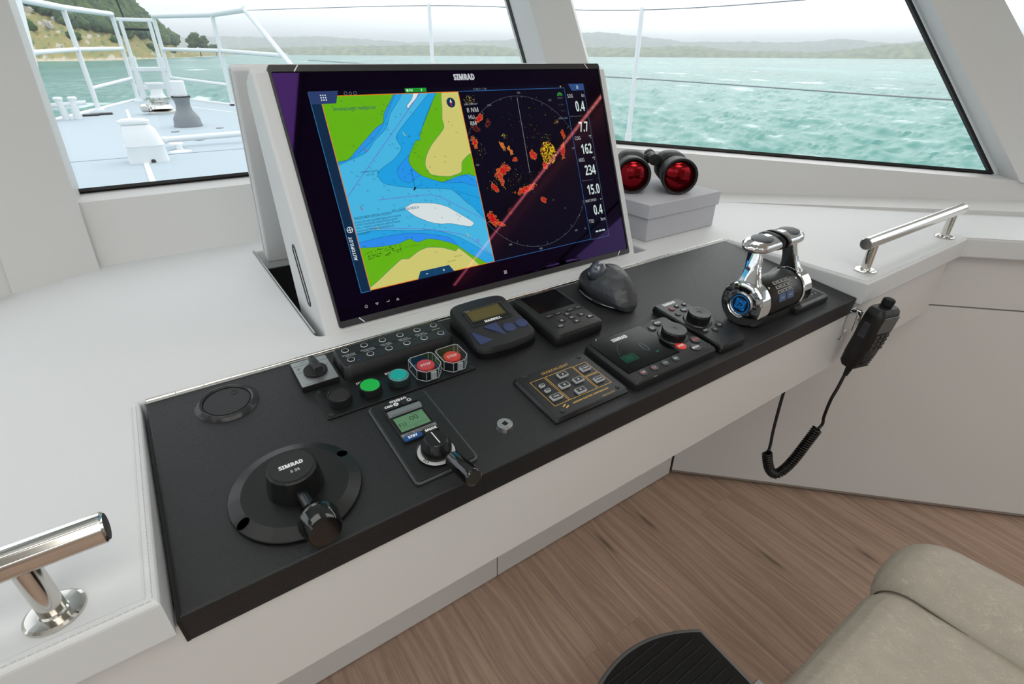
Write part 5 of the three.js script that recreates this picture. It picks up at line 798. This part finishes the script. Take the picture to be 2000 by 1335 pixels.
// ---------------------------------------------------------------- helm chair with foot rest
{
  const cell = cellEdges(512, 512, 1000, 9), hide = grid(512, 512, (x, y) => {
    const wx = (x + 26 * tn(x, y, 512, 512, 3, 3, 1) + 9 * tn(x, y, 512, 512, 9, 9, 6) + 512) % 512, wy = (y + 26 * tn(x, y, 512, 512, 3, 3, 2) + 9 * tn(x, y, 512, 512, 9, 9, 7) + 512) % 512, e = cell(wx, wy)[1];
    const vein = Math.exp(-((e / 1.1) ** 2)) * clamp(0.55 + 0.7 * tn(x, y, 512, 512, 4, 4, 9), 0.15, 1), f = 4 * tn(x, y, 512, 512, 30, 30, 3), L = 170 + 5 * tn(x, y, 512, 512, 2, 2, 5) + f + 20 * vein;
    return [L * 1.0, L * 0.955, L * 0.875];
  }, { srgb: true });
  const hideM = std(0xffffff, 0.6, { map: rep(hide, 3.2), bumpMap: rep(hide, 3.2), bumpScale: 0.0006 });
  const metric = (g) => { const p = g.attributes.position, n = g.attributes.normal, uv = new Float32Array(p.count * 2); for (let i = 0; i < p.count; i++) { const ax = Math.abs(n.getX(i)), ay = Math.abs(n.getY(i)), az = Math.abs(n.getZ(i)); uv.set(ay >= ax && ay >= az ? [p.getX(i), p.getZ(i)] : ax >= az ? [p.getY(i), p.getZ(i)] : [p.getX(i), p.getY(i)], i * 2); } g.setAttribute('uv', new THREE.BufferAttribute(uv, 2)); return g; };
  const c = thing('helm_chair', 'beige leather helm chair with padded side bolsters and ribbed foot rest', 'chair', [MID, 0, 0]);
  // seat cushion: rounded front roll, slightly domed
  const pad = (x0, x1, top, front, rf, crown, tilt) => {
    const rings = []; const K = 22;
    for (let k = 0; k <= K; k++) {
      const t = k / K, x = lerp(x0, x1, t), e = Math.min(t, 1 - t) * (x1 - x0), q = clamp(e / crown, 0, 1), in_ = crown * 0.62 * (1 - Math.sqrt(1 - (1 - q) ** 2)), y1 = top - in_ + tilt * (t - 0.5), fz = front + in_ * 0.8, P = [];
      for (let i = 0; i <= 12; i++) { const a = PI - i / 12 * PI / 2; P.push(V(x, y1 - rf + Math.sin(a) * rf, fz + rf + Math.cos(a) * rf)); }
      for (let i = 1; i <= 8; i++) P.push(V(x, y1 + 0.012 * Math.sin(i / 8 * PI), lerp(fz + rf, 0.40, i / 8)));
      P.push(V(x, 0.47 + in_ * 0.5, 0.41)); P.push(V(x, 0.46 + in_ * 0.5, 0.2)); P.push(V(x, 0.46 + in_ * 0.5, fz + 0.02));
      rings.push(P);
    }
    return metric(loft(rings));
  };
  mesh('seat_cushion', pad(-0.205, 0.205, 0.588, -0.089, 0.045, 0.05, 0.0), hideM, c);
  for (const s of [-1, 1]) {
    const g = pad(0.178, 0.318, 0.606, -0.098, 0.055, 0.062, 0.008); if (s < 0) { g.scale(-1, 1, 1); const p = g.index ? g.index.array : null; }
    mesh('side_bolster', g, hideM, c);
    const st = []; for (let i = 0; i <= 14; i++) { const a = PI - i / 14 * PI / 2; st.push(V(s * (0.186 - 0.004 * Math.sin(a)), 0.543 + Math.sin(a) * 0.0415, -0.044 + Math.cos(a) * 0.0415 + 0.002)); } for (let i = 1; i <= 4; i++) st.push(V(s * 0.182, 0.5855 + 0.002 * i, i * 0.09));
    mesh('seam', new THREE.TubeGeometry(new THREE.CatmullRomCurve3(st), 60, 0.0011, 6), std(0x5b564b, 0.8), c);
  }
  mesh('backrest', metric(rbox(0.5, 0.62, 0.11, 0.05, 6).rotateX(0.16).translate(0, 0.86, 0.46)), hideM, c);
  mesh('pedestal', cyl(0.055, 0.06, 0.46, 40).translate(0, 0.23, 0.14), M.brushed, c);
  mesh('pedestal_base', turned([[0, 0], [0.15, 0], [0.15, 0.008], [0.07, 0.02], [0, 0.02]], 56).translate(0, 0.0004, 0.14), M.brushed, c);
  // foot rest: bowed alloy tray with ribbed rubber pad, held on two arms
  const arc = (w, front, back, bow) => { const s = new THREE.Shape(); s.moveTo(-w, -back); for (let i = 0; i <= 20; i++) { const x = lerp(-w, w, i / 20); s.lineTo(x, -(front - bow * (1 - (x / w) ** 2))); } s.lineTo(w, -back); s.closePath(); return s; };
  const f = new THREE.Group(); f.name = 'foot_rest'; f.position.set(0, 0.215, 0); f.rotation.x = 0.06; c.add(f);
  mesh('tray', slab(arc(0.152, -0.277, -0.155, 0.050), 0.014, 0.003, 2), std(0x8d9092, 0.4, { metalness: 0.7 }), f);
  mesh('rubber_pad', slab(arc(0.145, -0.272, -0.163, 0.047), 0.004, 0.0012, 2).translate(0, 0.0135, 0), std(0x0e0e0f, 0.7), f);
  for (let i = 0; i < 9; i++) { const z = -0.172 - i * 0.0165, w = z > -0.268 ? 0.128 : 0.128 * Math.sqrt(Math.max(0.05, (0.316 + z) / 0.05)); mesh('pad_rib', new THREE.CapsuleGeometry(0.0026, 2 * w, 4, 8).rotateZ(PI / 2).translate(0, 0.0172, z), std(0x1a1a1b, 0.6), f); }
  for (const s of [-1, 1]) mesh('support_arm', rod([s * 0.10, 0.004, -0.165], [s * 0.04, 0.06, 0.12], 0.012, 16), M.brushed, f);
  for (const s of [-1, 1]) mesh('pivot_bracket', rbox(0.02, 0.02, 0.03, 0.004).translate(s * 0.155, 0.008, -0.15), M.brushed, f);
}
// ---------------------------------------------------------------- boat outside the windows
const DY = 0.55, SEA = -1.9;                       // deck and sea level
{
  const hw = [[-10.95, 0.06], [-10.6, 0.28], [-10, 0.47], [-8.9, 0.79], [-7.6, 1.17], [-6.2, 1.6], [-4.5, 2.15], [-3.1, 2.86], [-1.85, 3.1]];
  const d = struct('foredeck', null, null, 'pale grey painted foredeck tapering to the bow');
  const ring = [...hw.map(([z, w]) => [MID - w, z]), ...hw.slice().reverse().map(([z, w]) => [MID + w, z])];
  mesh('deck_plating', slab(poly(ring), 0.1, 0.004, 2).translate(0, DY - 0.1, 0), M.deck, d);
  const hull = []; for (const [y, k] of [[DY - 0.1, 1], [-0.6, 0.92], [SEA - 0.1, 0.8]]) hull.push(ring.map(([x, z]) => V(MID + (x - MID) * k, y, z)));
  mesh('hull', loft(hull.map((r) => r.slice().reverse())), M.gel, d);
  for (const s of [-1, 1]) { const P = hw.map(([z, w]) => V(MID + s * w, DY + 0.004, z)); mesh('toe_rail', new THREE.TubeGeometry(new THREE.CatmullRomCurve3(P, false, 'catmullrom', 0.2), 80, 0.022, 8), M.gel, d); }
  mesh('deck_seam', box(0.03, 0.004, 5.4).translate(0.02, DY + 0.0012, -6.1), M.gel, d);
  mesh('deck_seam', box(0.025, 0.004, 2.6).rotateY(0.33).translate(1.02, DY + 0.0012, -8.0), M.gel, d);
  const jm = std(0x8494a0, 0.8); for (const [z, w] of [[-4.62, 2.0], [-3.46, 2.6], [-2.9, 2.8]]) mesh('plate_joint', box(w * 2, 0.003, 0.012).translate(MID, DY + 0.0006, z), jm, d);
  for (const s of [0, 1]) mesh('side_deck', box(0.85, 0.1, 5).translate(s ? 2.98 : 2 * MID - 2.98, DY - 0.05, 0.6), M.deck, d);
}
const PORT = { a: [-0.60, -7.85], b: [-0.275, -8.91], c: [0.214, -10.38] };
const pt = ([x, z], y) => [x, 1.19 + y, z];
for (const s of [0, 1]) {
  const X = (p) => s ? [2 * MID - p[0], p[1]] : p;
  const r = thing('bow_rail', s ? 'white tube bow rail to starboard that slopes down at its aft end' : 'white tube bow rail to port in front of the grassy hill', 'rail', [0, 0, 0], 'bow rails');
  const T = (name, a, b, rad) => mesh(name, rod(a, b, rad, 14), M.galv, r);
  const foot = -0.64, A = X(s ? [-0.536, -7.75] : PORT.a), B = X(s ? [-0.36, -9.02] : PORT.b), C = X(s ? [0.235, -10.4] : PORT.c);
  if (!s) T('post', pt([-0.72, -7.6], foot), pt(A, 0.48), 0.052);
  T('post', pt(B, foot), pt(B, 0.46), 0.028); T('post', pt(C, foot), pt(C, 0.48), 0.028);
  T('top_rail', pt(A, s ? 0.46 : 0.47), pt(B, 0.46), 0.034); T('top_rail', pt(B, 0.46), pt(C, 0.48), 0.034);
  T('mid_rail', pt(s ? X([-0.80, -7.25]) : A, s ? -0.02 : 0.0), pt(B, 0.035), 0.024); T('mid_rail', pt(B, 0.035), pt(C, 0.055), 0.024); T('low_rail', pt(B, -0.39), pt(C, -0.33), 0.02);
  if (s) T('sloping_rail', pt(A, 0.46), pt(X([-0.82, -6.95]), -0.2), 0.028);
  else T('mid_rail', pt(A, 0.0), pt([-0.95, -7.2], -0.01), 0.03);
  for (const p of [B, C]) mesh('foot_plate', cyl(0.06, 0.065, 0.014, 20).translate(p[0], DY + 0.007, p[1]), M.galv, r);
}
{
  const l = thing('bow_ladder', 'white bow gate ladder with two steps at the stem', 'ladder', [0, 0, 0]);
  for (const x of [0.30, 0.66]) { mesh('side_tube', rod(pt([x, -10.55], -0.62), pt([x, -10.6], 0.42), 0.026, 12), M.galv, l); mesh('lower_sleeve', rod(pt([x, -10.55], -0.62), pt([x, -10.57], -0.05), 0.048, 14), M.galv, l); }
  for (const y of [-0.22, -0.47]) mesh('step', rbox(0.50, 0.06, 0.2, 0.01).translate(0.5, 1.19 + y, -10.62), M.galv, l);
  mesh('top_bar', rbox(0.46, 0.05, 0.05, 0.015).translate(0.48, 1.19 + 0.43, -10.6), M.galv, l);
  mesh('top_bar', rbox(0.40, 0.03, 0.03, 0.01).translate(0.48, 1.19 + 0.31, -10.6), M.darkGrey, l);
  mesh('flag_socket', rod(pt([0.36, -10.6], 0.40), pt([0.33, -10.62], 0.72), 0.012, 10), M.darkGrey, l);
}
{
  const c = thing('capstan', 'dark grey drum capstan with white head on the foredeck', 'capstan', [0.485, DY, -6.42]);
  mesh('capstan_drum', turned([[0, 0], [0.128, 0], [0.128, 0.012], [0.122, 0.03], [0.118, 0.075], [0.095, 0.115], [0.072, 0.15], [0.064, 0.19], [0.068, 0.235], [0.082, 0.262], [0.082, 0.275], [0, 0.275]], 48), std(0x7b8084, 0.5), c);
  mesh('capstan_band', cyl(0.0835, 0.0835, 0.012, 40).translate(0, 0.269, 0), M.darkGrey, c);
  mesh('capstan_head', turned([[0, 0.275], [0.062, 0.275], [0.062, 0.40], [0.056, 0.41], [0, 0.41]], 40), M.galv, c);
  const w = thing('anchor_windlass', 'polished steel anchor windlass in front of the capstan', 'windlass', [0.37, DY, -8.0]);
  mesh('windlass_base', turned([[0, 0], [0.15, 0], [0.15, 0.03], [0.11, 0.05], [0, 0.05]], 36), M.steel, w);
  mesh('chain_gypsy', turned([[0, 0.05], [0.13, 0.06], [0.10, 0.1], [0.10, 0.12], [0.13, 0.16], [0.13, 0.18], [0, 0.18]], 36), M.steel, w);
  mesh('windlass_drum', turned([[0, 0.18], [0.085, 0.18], [0.065, 0.22], [0.065, 0.27], [0.1, 0.32], [0.1, 0.335], [0, 0.335]], 36), M.galv, w);
  mesh('chain_guide', rbox(0.09, 0.09, 0.12, 0.03).translate(-0.17, 0.07, 0), M.steel, w);
  const v = thing('deck_vent', 'white cowl vent box standing on the foredeck', 'vent', [0.045, DY, -4.42]);
  mesh('vent_base', loft([sring([0, 0, 0], 0.118, 0.11, 4), sring([0, 0.09, 0], 0.11, 0.1, 4), sring([0.0, 0.105, 0], 0.115, 0.105, 4)]), M.galv, v);
  mesh('vent_hood', loft([sring([0, 0.105, 0], 0.112, 0.1, 4), sring([-0.01, 0.19, -0.01], 0.1, 0.09, 4), sring([-0.02, 0.235, -0.02], 0.076, 0.07, 4), sring([-0.02, 0.26, -0.02], 0.07, 0.064, 4)]), M.galv, v);
  mesh('vent_brim', loft([sring([-0.02, 0.235, -0.02], 0.088, 0.08, 4), sring([-0.02, 0.252, -0.02], 0.088, 0.08, 4)]), M.galv, v);
  mesh('vent_drain', cyl(0.014, 0.014, 0.01, 16).rotateX(PI / 2).translate(0.02, 0.008, 0.108), M.darkGrey, v);
  const p = thing('deck_pole', 'white pole lying on a chock across the foredeck', 'pole', [0, DY, -5.0]);
  mesh('pole_tube', rod([0.20, 0.055, 0], [1.25, 0.075, 0.02], 0.022, 20), M.galv, p); mesh('pole_end', turned([[0, -0.03], [0.018, -0.03], [0.028, 0], [0.018, 0.03], [0, 0.03]], 20).rotateZ(PI / 2).translate(0.19, 0.055, 0), M.galv, p);
  mesh('chock', turned([[0, 0], [0.075, 0], [0.02, 0.012], [0.016, 0.05], [0, 0.05]], 24).translate(0.26, 0, 0.25), M.galv, p); mesh('chock_arm', rbox(0.09, 0.018, 0.1, 0.006).translate(0.25, 0.04, 0.16), M.galv, p);
  const b = thing('mooring_bollard', 'white twin post mooring bollard at the port deck edge', 'bollard', [-0.50, DY, -7.75]); b.scale.setScalar(0.78);
  for (const x of [-0.075, 0.075]) { mesh('bollard_post', rod([x * 0.8, 0, 0], [x * 1.05, 0.26, 0], 0.045, 20), M.galv, b); mesh('post_cap', turned([[0, 0], [0.055, 0], [0.055, 0.02], [0.04, 0.035], [0, 0.035]], 20).translate(x * 1.05, 0.255, 0), M.galv, b); }
  mesh('cross_bar', rod([-0.24, 0.18, 0], [0.22, 0.21, 0], 0.03, 16), M.galv, b);
  for (const [i, [x, z]] of [[-0.24, -8.2], [1.42, -8.9], [1.32, -8.0]].entries()) { const f = thing('deck_fairlead', ['dark flat fitting on the deck beside the port rail post', 'dark flat fitting on the deck beside the starboard rail post', 'dark upright cleat on the deck behind the open flap'][i], 'deck fitting', [x, DY, z]); if (i < 2) { mesh('fitting_plate', rbox(0.22, 0.02, 0.1, 0.008).translate(0, 0.011, 0), M.darkGrey, f); mesh('fitting_plate', rbox(0.16, 0.02, 0.1, 0.008).translate(-0.1, 0.011, 0.1), M.darkGrey, f); } else { mesh('cleat_post', rbox(0.05, 0.12, 0.08, 0.012).translate(0, 0.06, 0), M.darkGrey, f); mesh('cleat_horn', rbox(0.1, 0.03, 0.05, 0.01).translate(0.02, 0.12, 0), M.darkGrey, f); } }
  for (const [x, z] of [[0.32, -5.45], [0.45, -5.3], [0.33, -6.0], [0.72, -6.1], [0.95, -5.8], [0.98, -5.3]]) { const f = single('deck_filler', turned([[0, 0], [0.035, 0], [0.035, 0.004], [0.03, 0.006], [0, 0.006]], 20), M.grey, 'small round grey filler cap flush on the foredeck', 'deck cap', [x, DY, z], null, 'flush deck caps'); }
}
for (const [label, sx, sz, k] of [['white guard rail stanchion outside the starboard window', 3.31, -3.13, 1], ['white guard rail stanchion rising behind the monitor', 2.53, -5.0, 1.1]]) {
  const s = thing('stanchion', label, 'stanchion', [sx, DY, sz], 'guard rail stanchions'); s.scale.y = k;
  mesh('stanchion_tube', turned([[0, 0], [0.019, 0], [0.017, 0.94], [0.012, 0.952], [0, 0.955]], 24), M.galv, s); mesh('stanchion_socket', turned([[0, 0], [0.05, 0], [0.05, 0.01], [0.026, 0.02], [0.026, 0.09], [0, 0.09]], 24), M.galv, s);
  for (const y of [0.06, 0.49]) mesh('wire_eye', new THREE.SphereGeometry(0.009, 14, 10).translate(0.02, y, 0.012), M.steel, s);
  if (k === 1) mesh('snap_hook', tube([[-0.1, 0.02, 0.02], [-0.07, 0.035, 0.02], [-0.04, 0.02, 0.02], [-0.07, 0.01, 0.02]], 0.006, 30, 6, true), M.steel, s);
}
{
  const wire = (label, pts, r) => single('guard_wire', tube(pts, r, 60, 6), std(0x8d9496, 0.4, { metalness: 0.5 }), label, 'wire', null, null, 'guard wires');
  wire('upper steel guard wire passing the stanchion top', [[1.49, 1.19 + 0.45, -7.75], [2.53, 1.19 + 0.39, -5.0], [3.31, 1.19 + 0.295, -3.13], [3.55, 1.19 + 0.31, -1.0], [3.6, 1.19 + 0.33, 1.4]], 0.0035);
  wire('lower steel guard wire crossing the starboard window', [[1.9, 1.19 - 0.06, -6.9], [2.7, 1.19 - 0.12, -4.8], [3.32, 1.19 - 0.15, -3.12], [3.55, 1.19 - 0.19, -1.0], [3.6, 1.19 - 0.2, 1.4]], 0.0045);
}
// ---------------------------------------------------------------- sea
{
  const A = []; for (let i = 0; i <= 560; i++) A.push(lerp(-40, 88, i / 560)); for (let a = 92; a < 320; a += 4) A.push(a);
  const R = [5]; while (R[R.length - 1] < 9000) { const r = R[R.length - 1]; R.push(r + Math.max(0.09, r * 0.0125)); }
  const wave = (x, z, r) => { const f = (w) => clamp(1.6 - r * 0.03 / w, 0, 1), u = x * 0.82 + z * 0.57, v = -x * 0.57 + z * 0.82, q = 0.6 * n2(x * 0.05, z * 0.05);
    const ridge = (k, l, o) => 1 - Math.abs(n2(u * k + o + q * 0.3, v * l)) * 2;
    return 0.13 * f(4) * ridge(0.22, 0.09, 0) + 0.09 * f(2) * ridge(0.5, 0.2, 40) + 0.055 * f(1) * ridge(1.1, 0.5, 90) + 0.03 * f(0.5) * ridge(2.4, 1.2, 9); };
  const P = [], C = [], I = [], na = A.length, dark = [0.02, 0.145, 0.12], milk = [0.06, 0.235, 0.2], foam = [0.62, 0.72, 0.72];
  R.forEach((r) => A.forEach((deg) => {
    const a = deg * PI / 180, x = Math.sin(a) * r, z = -Math.cos(a) * r, front = deg <= 88, h = front ? wave(x, z, r) : 0;
    P.push(x, SEA + h, z);
    const u = x * 0.82 + z * 0.57, v = -x * 0.57 + z * 0.82, st = 0.5 + 0.5 * n2(u * 0.02, v * 0.006);
    let cap = clamp((h - 0.13) * 8, 0, 1) * clamp(0.2 + 0.9 * n2(x * 0.35, z * 0.35) + 0.5 * n2(x * 1.7, z * 1.7), 0, 1);
    cap = Math.max(cap, clamp(n2(u * 0.16, v * 0.06) * n2(x * 0.021, z * 0.021) * 3 - 1.05, 0, 0.7));
    if (!front) cap = 0;
    for (let k = 0; k < 3; k++) C.push(lerp(lerp(dark[k], milk[k], st), foam[k], cap));
  }));
  for (let i = 0; i < R.length - 1; i++) for (let j = 0; j < na; j++) { const a = i * na + j, b = i * na + (j + 1) % na, c = a + na, d = b + na; I.push(a, b, d, a, d, c); }
  const g = new THREE.BufferGeometry(); g.setAttribute('position', new THREE.Float32BufferAttribute(P, 3)); g.setAttribute('color', new THREE.Float32BufferAttribute(C, 3)); g.setIndex(I); g.computeVertexNormals();
  if (g.attributes.normal.getY(500) < 0) { for (let i = 0; i < I.length; i += 3) [I[i + 1], I[i + 2]] = [I[i + 2], I[i + 1]]; g.setIndex(I); g.computeVertexNormals(); }
  const m = mesh('sea', g, std(0xffffff, 0.25, { vertexColors: true, ior: 1.33, specularIntensity: 0.14 }), scene); m.userData.kind = 'structure'; m.userData.label = 'choppy teal sea with white caps';
}
// ---------------------------------------------------------------- land
const table = (t, a) => { if (a <= t[0][0]) return t[0][1]; for (let i = 1; i < t.length; i++) if (a <= t[i][0]) return lerp(t[i - 1][1], t[i][1], (a - t[i - 1][0]) / (t[i][0] - t[i - 1][0])); return t[t.length - 1][1]; };
const shore = [[-40, 250], [-12, 280], [-5.2, 294], [-2, 311], [1.3, 356], [3, 420], [5, 521], [7, 760], [8.7, 1300]], crest = [[-40, 5.5], [-8, 5.2], [-2, 4.7], [1, 4.1], [2.2, 3.5], [3.13, 2.4], [3.76, 1.6], [4.33, 1.05], [5.06, 0.45], [6, 0.3], [7.5, 0.24], [8.5, 0.06], [8.7, 0.01]];
const wood = [[-12, 3.6], [-4, 3.0], [-2, 2.0], [0, 1.45], [2, 1.15], [3.5, 0.95], [5, 0.7]];  // where the trees begin up the hill
function hillPoint(a, s) {                          // azimuth in degrees, s 0 at the shore to 1 at the crest
  const d0 = table(shore, a), d = d0 * (1 + 0.42 * s), e0 = Math.atan((SEA - 1.19) / d0), e1 = table(crest, a) * PI / 180, g = s < 0.02 ? s * 1.4 : 0.028 + 0.972 * ((s - 0.02) / 0.98) ** 0.9, el = lerp(e0, e1, g);
  const rad = a * PI / 180, k = Math.min(1, s * 6);
  return V(Math.sin(rad) * d, 1.19 + d * Math.tan(el) + k * 0.7 * n2(a * 1.7, s * 14), -Math.cos(rad) * d);
}
{
  const NA = 260, NS = 64, P = [], C = [], I = [], a0 = -40, a1 = 8.7, grass = [0.30, 0.24, 0.085], olive = [0.21, 0.22, 0.07], sand = [0.52, 0.45, 0.34], rock = [0.5, 0.47, 0.42], scrub = [0.07, 0.12, 0.045];
  const mixc = (a, b, t) => a.map((v, i) => lerp(v, b[i], t));
  for (let i = 0; i <= NA; i++) { const q = i / NA, a = q < 0.15 ? lerp(a0, -9, q / 0.15) : lerp(-9, a1, (q - 0.15) / 0.85); for (let j = 0; j <= NS + 6; j++) {
    const s = Math.min(j / NS, 1), p = hillPoint(a, s); if (j > NS) { const k = (j - NS) / 6; p.multiplyScalar(1 + 0.5 * k); p.y = lerp(hillPoint(a, 1).y, SEA - 3, k); }
    P.push(p.x, p.y, p.z);
    let c = mixc(grass, olive, clamp(0.5 + 0.7 * n2(a * 0.9, s * 7) + 0.4 * n2(a * 4, s * 22), 0, 1)); c = mixc(c, rock, clamp((n2(a * 1.1 + 30, s * 9) - 0.62) * 6, 0, 0.8)); c = mixc(c, scrub, clamp((n2(a * 2.2 + 60, s * 16) - 0.5) * 4, 0, 0.8)); c = mixc(c, sand, clamp(1 - (s - 0.012 - 0.008 * n2(a * 3, 5)) / 0.014, 0, 1));
    C.push(...c);
  } }
  const w = NS + 7; for (let i = 0; i < NA; i++) for (let j = 0; j < w - 1; j++) { const a = i * w + j, b = a + 1, c = a + w, d = c + 1; I.push(a, c, d, a, d, b); }
  const g = new THREE.BufferGeometry(); g.setAttribute('position', new THREE.Float32BufferAttribute(P, 3)); g.setAttribute('color', new THREE.Float32BufferAttribute(C, 3)); g.setIndex(I); g.computeVertexNormals();
  const m = mesh('headland', g, std(0xffffff, 0.95, { vertexColors: true }), scene); m.userData.kind = 'structure'; m.userData.label = 'dry grassy headland above a pale beach';
}
const clump = (sd, det = 4, rough = 0.34) => { const g = mergeVertices(new THREE.IcosahedronGeometry(1, det).deleteAttribute('uv').deleteAttribute('normal')), p = g.attributes.position; for (let i = 0; i < p.count; i++) { const v = V(p.getX(i), p.getY(i), p.getZ(i)), k = 1 + rough * n3(v.x * 2.3 + sd, v.y * 2.3, v.z * 2.3) + rough * 0.6 * n3(v.x * 6 + sd, v.y * 6, v.z * 6); p.setXYZ(i, v.x * k, Math.max(v.y, -0.5) * k, v.z * k); } g.computeVertexNormals(); return g; };
{
  const g = clump(3, 3), L = []; const r = mulb(5);
  for (let t = 0; t < 9000 && L.length < 1500; t++) { const a = lerp(-16, 5.4, r()), s = 0.2 + 0.8 * r(), p = hillPoint(a, s), el = Math.atan2(p.y - 1.19, Math.hypot(p.x, p.z)) * 180 / PI; if (el < table(wood, a) + 0.35 * n2(a * 1.3, s * 3)) continue; L.push([p, (1.9 + 2.4 * r()) * (p.length() / 400), r()]); }
  const im = new THREE.InstancedMesh(g, std(0xffffff, 0.95), L.length), q = new THREE.Quaternion(), col = new THREE.Color();
  L.forEach(([p, s, v], i) => { q.setFromAxisAngle(V(0, 1, 0), v * 40); im.setMatrixAt(i, new THREE.Matrix4().compose(V(p.x, p.y + s * 0.5, p.z), q, V(s, s * (0.85 + 0.4 * ((v * 7) % 1)), s))); col.setRGB(0.045 + 0.05 * ((v * 13) % 1), 0.085 + 0.06 * ((v * 13) % 1), 0.035 + 0.02 * ((v * 5) % 1)); im.setColorAt(i, col); });
  im.name = 'hillside_wood'; im.userData.kind = 'stuff'; im.userData.label = 'dense green wood covering the hilltop'; scene.add(im);
  const bm = std(0x3f5f2a, 0.95), at = (a, s) => hillPoint(a, s);
  [[-4.3, 0.33, 2.6, 'round dark green bush on the grassy slope beside pale rock'], [-1.7, 0.24, 2.4, 'green bush behind the slanting bow rail post'], [-5.0, 0.2, 2.2, 'green bush low on the slope above the beach'], [0.9, 0.22, 2.0, 'small bush on the slope left of the bow ladder'], [3.2, 0.2, 2.6, 'bush low on the slope seen through the bow ladder'], [4.6, 0.3, 2.6, 'bush at the right foot of the grassy hill']].forEach(([a, s, k, label], i) => { const p = at(a, s); single('hillside_bush', clump(20 + i, 4), bm, label, 'bush', [p.x, p.y + k * 0.35, p.z], [0, i, 0], 'bushes on the headland').scale.set(k * 1.25, k, k); });
  const rm = std(0xb9b4a6, 0.9);
  [[-3.9, 0.55, 1.8, 'small pale rock outcrop high on the grassy slope'], [-3.1, 0.38, 3.2, 'large pale rock outcrop beside the round bush'], [-2.45, 0.46, 1.8, 'pale rock outcrop next to the slanting rail post'], [-6.2, 0.55, 2.6, 'pale rock outcrop high up beside the window pillar']].forEach(([a, s, k, label], i) => { const p = at(a, s); single('rock_outcrop', clump(40 + i, 3, 0.5), rm, label, 'rock', [p.x, p.y, p.z], [0, i * 2, 0], 'rock outcrops').scale.set(k * 1.2, k * 0.9, k * 0.5); });
  // the spreading tree on the low point, and its smaller neighbour
  for (const [a, d, h, w, label] of [[6.7, 650, 18.5, 12, 'broad green tree standing alone on the low point'], [7.9, 760, 10, 8, 'smaller tree beside the broad tree on the point']]) {
    const rad = a * PI / 180, t = thing('shore_tree', label, 'tree', [Math.sin(rad) * d, SEA + 1.5, -Math.cos(rad) * d]), parts = [], rt = mulb(Math.round(h * 7));
    for (let i = 0; i < 26; i++) { const an = rt() * 7, q = Math.sqrt(rt()), y = rt(); const s = w * 0.25 * (0.7 + 0.6 * rt()); parts.push(clump(60 + i, 3, 0.5).scale(s, s * 0.8, s).translate(Math.cos(an) * q * w * 0.5 * (0.55 + 0.9 * Math.sin(PI * (0.15 + 0.7 * y))), h * (0.3 + 0.62 * y), Math.sin(an) * q * w * 0.5)); }
    mesh('crown', mergeGeometries(parts), std(0x4c6534, 0.95), t); mesh('trunk', rod([0, -1, 0], [0.4, h * 0.5, 0], w * 0.045, 10, w * 0.03), std(0x4a4136, 0.9), t);
  }
}
function ridge(name, label, tbl, dist, depth, cols, sd) {
  const P = [], C = [], I = [], NA = 420, rows = 12, a0 = tbl[0][0], a1 = tbl[tbl.length - 1][0];
  for (let i = 0; i <= NA; i++) { const a = lerp(a0, a1, i / NA), rad = a * PI / 180, el = (table(tbl, a) + 0.05 * n2(a * 0.9, sd) + 0.035 * n2(a * 3.1, sd) + 0.02 * n2(a * 9, sd)) * PI / 180;
    for (let j = 0; j <= rows; j++) { const f = j / 8, d = dist + depth * f, up = f <= 1 ? f ** 0.8 : Math.max(-0.05, 1 - (f - 1) * 2.1); const y = Math.max(SEA - 2, SEA + (Math.tan(Math.max(el, 0.0006)) * (dist + depth) + 3) * up * (f < 1 ? 1 + 0.16 * n2(a * 2 + sd, f * 3) * (1 - f) : 1)); P.push(Math.sin(rad) * d, y, -Math.cos(rad) * d);
      const n = clamp(0.5 + 0.9 * n2(a * 1.1 + sd * 3, f * 3.2) + 0.3 * n2(a * 5, f * 9 + sd), 0, 1), k = n * (cols.length - 1), q = Math.min(Math.floor(k), cols.length - 2); C.push(...cols[q].map((v, m) => lerp(v, cols[q + 1][m], k - q))); } }
  const w = rows + 1; for (let i = 0; i < NA; i++) for (let j = 0; j < rows; j++) { const a = i * w + j, b = a + 1, c = a + w, d = c + 1; I.push(a, c, d, a, d, b); }
  const g = new THREE.BufferGeometry(); g.setAttribute('position', new THREE.Float32BufferAttribute(P, 3)); g.setAttribute('color', new THREE.Float32BufferAttribute(C, 3)); g.setIndex(I); g.computeVertexNormals();
  const m = mesh(name, g, std(0xffffff, 0.95, { vertexColors: true }), scene); m.userData.kind = 'structure'; m.userData.label = label;
}
const LAND = [[0.05, 0.085, 0.035], [0.09, 0.14, 0.05], [0.15, 0.20, 0.07], [0.21, 0.24, 0.09]];   // bush and pasture, the same on both ridges; the fog alone makes the far one fainter
ridge('far_shore', 'low far shore of green fields and trees across the bay', [[8.6, 0.35], [12, 0.5], [16.5, 0.6], [20, 0.7], [25, 0.8], [30, 0.85], [33, 0.8], [36, 0.45], [40, 0.6], [42, 0.72], [46, 0.7], [50, 0.85], [52.3, 0.82], [55, 0.5], [58, 0.45], [62, 0.4], [64, 0.55], [66, 0.85], [68, 1.0], [70.4, 1.15], [75, 1.3], [90, 1.2]], 2300, 500, LAND, 3);
ridge('far_hills', 'long ridge of hills rising behind the far shore', [[2, 1.0], [8.9, 1.3], [12.2, 1.3], [16.5, 1.42], [20, 1.28], [25, 1.02], [30, 1.15], [34, 1.3], [38, 1.7], [42, 1.95], [43.5, 1.95], [46.7, 1.62], [51.4, 1.16], [56, 1.2], [60, 1.12], [63.8, 1.36], [67.5, 1.0], [70, 1.3], [90, 1.6]], 5200, 1200, LAND, 8);
renderer.render(scene, camera);
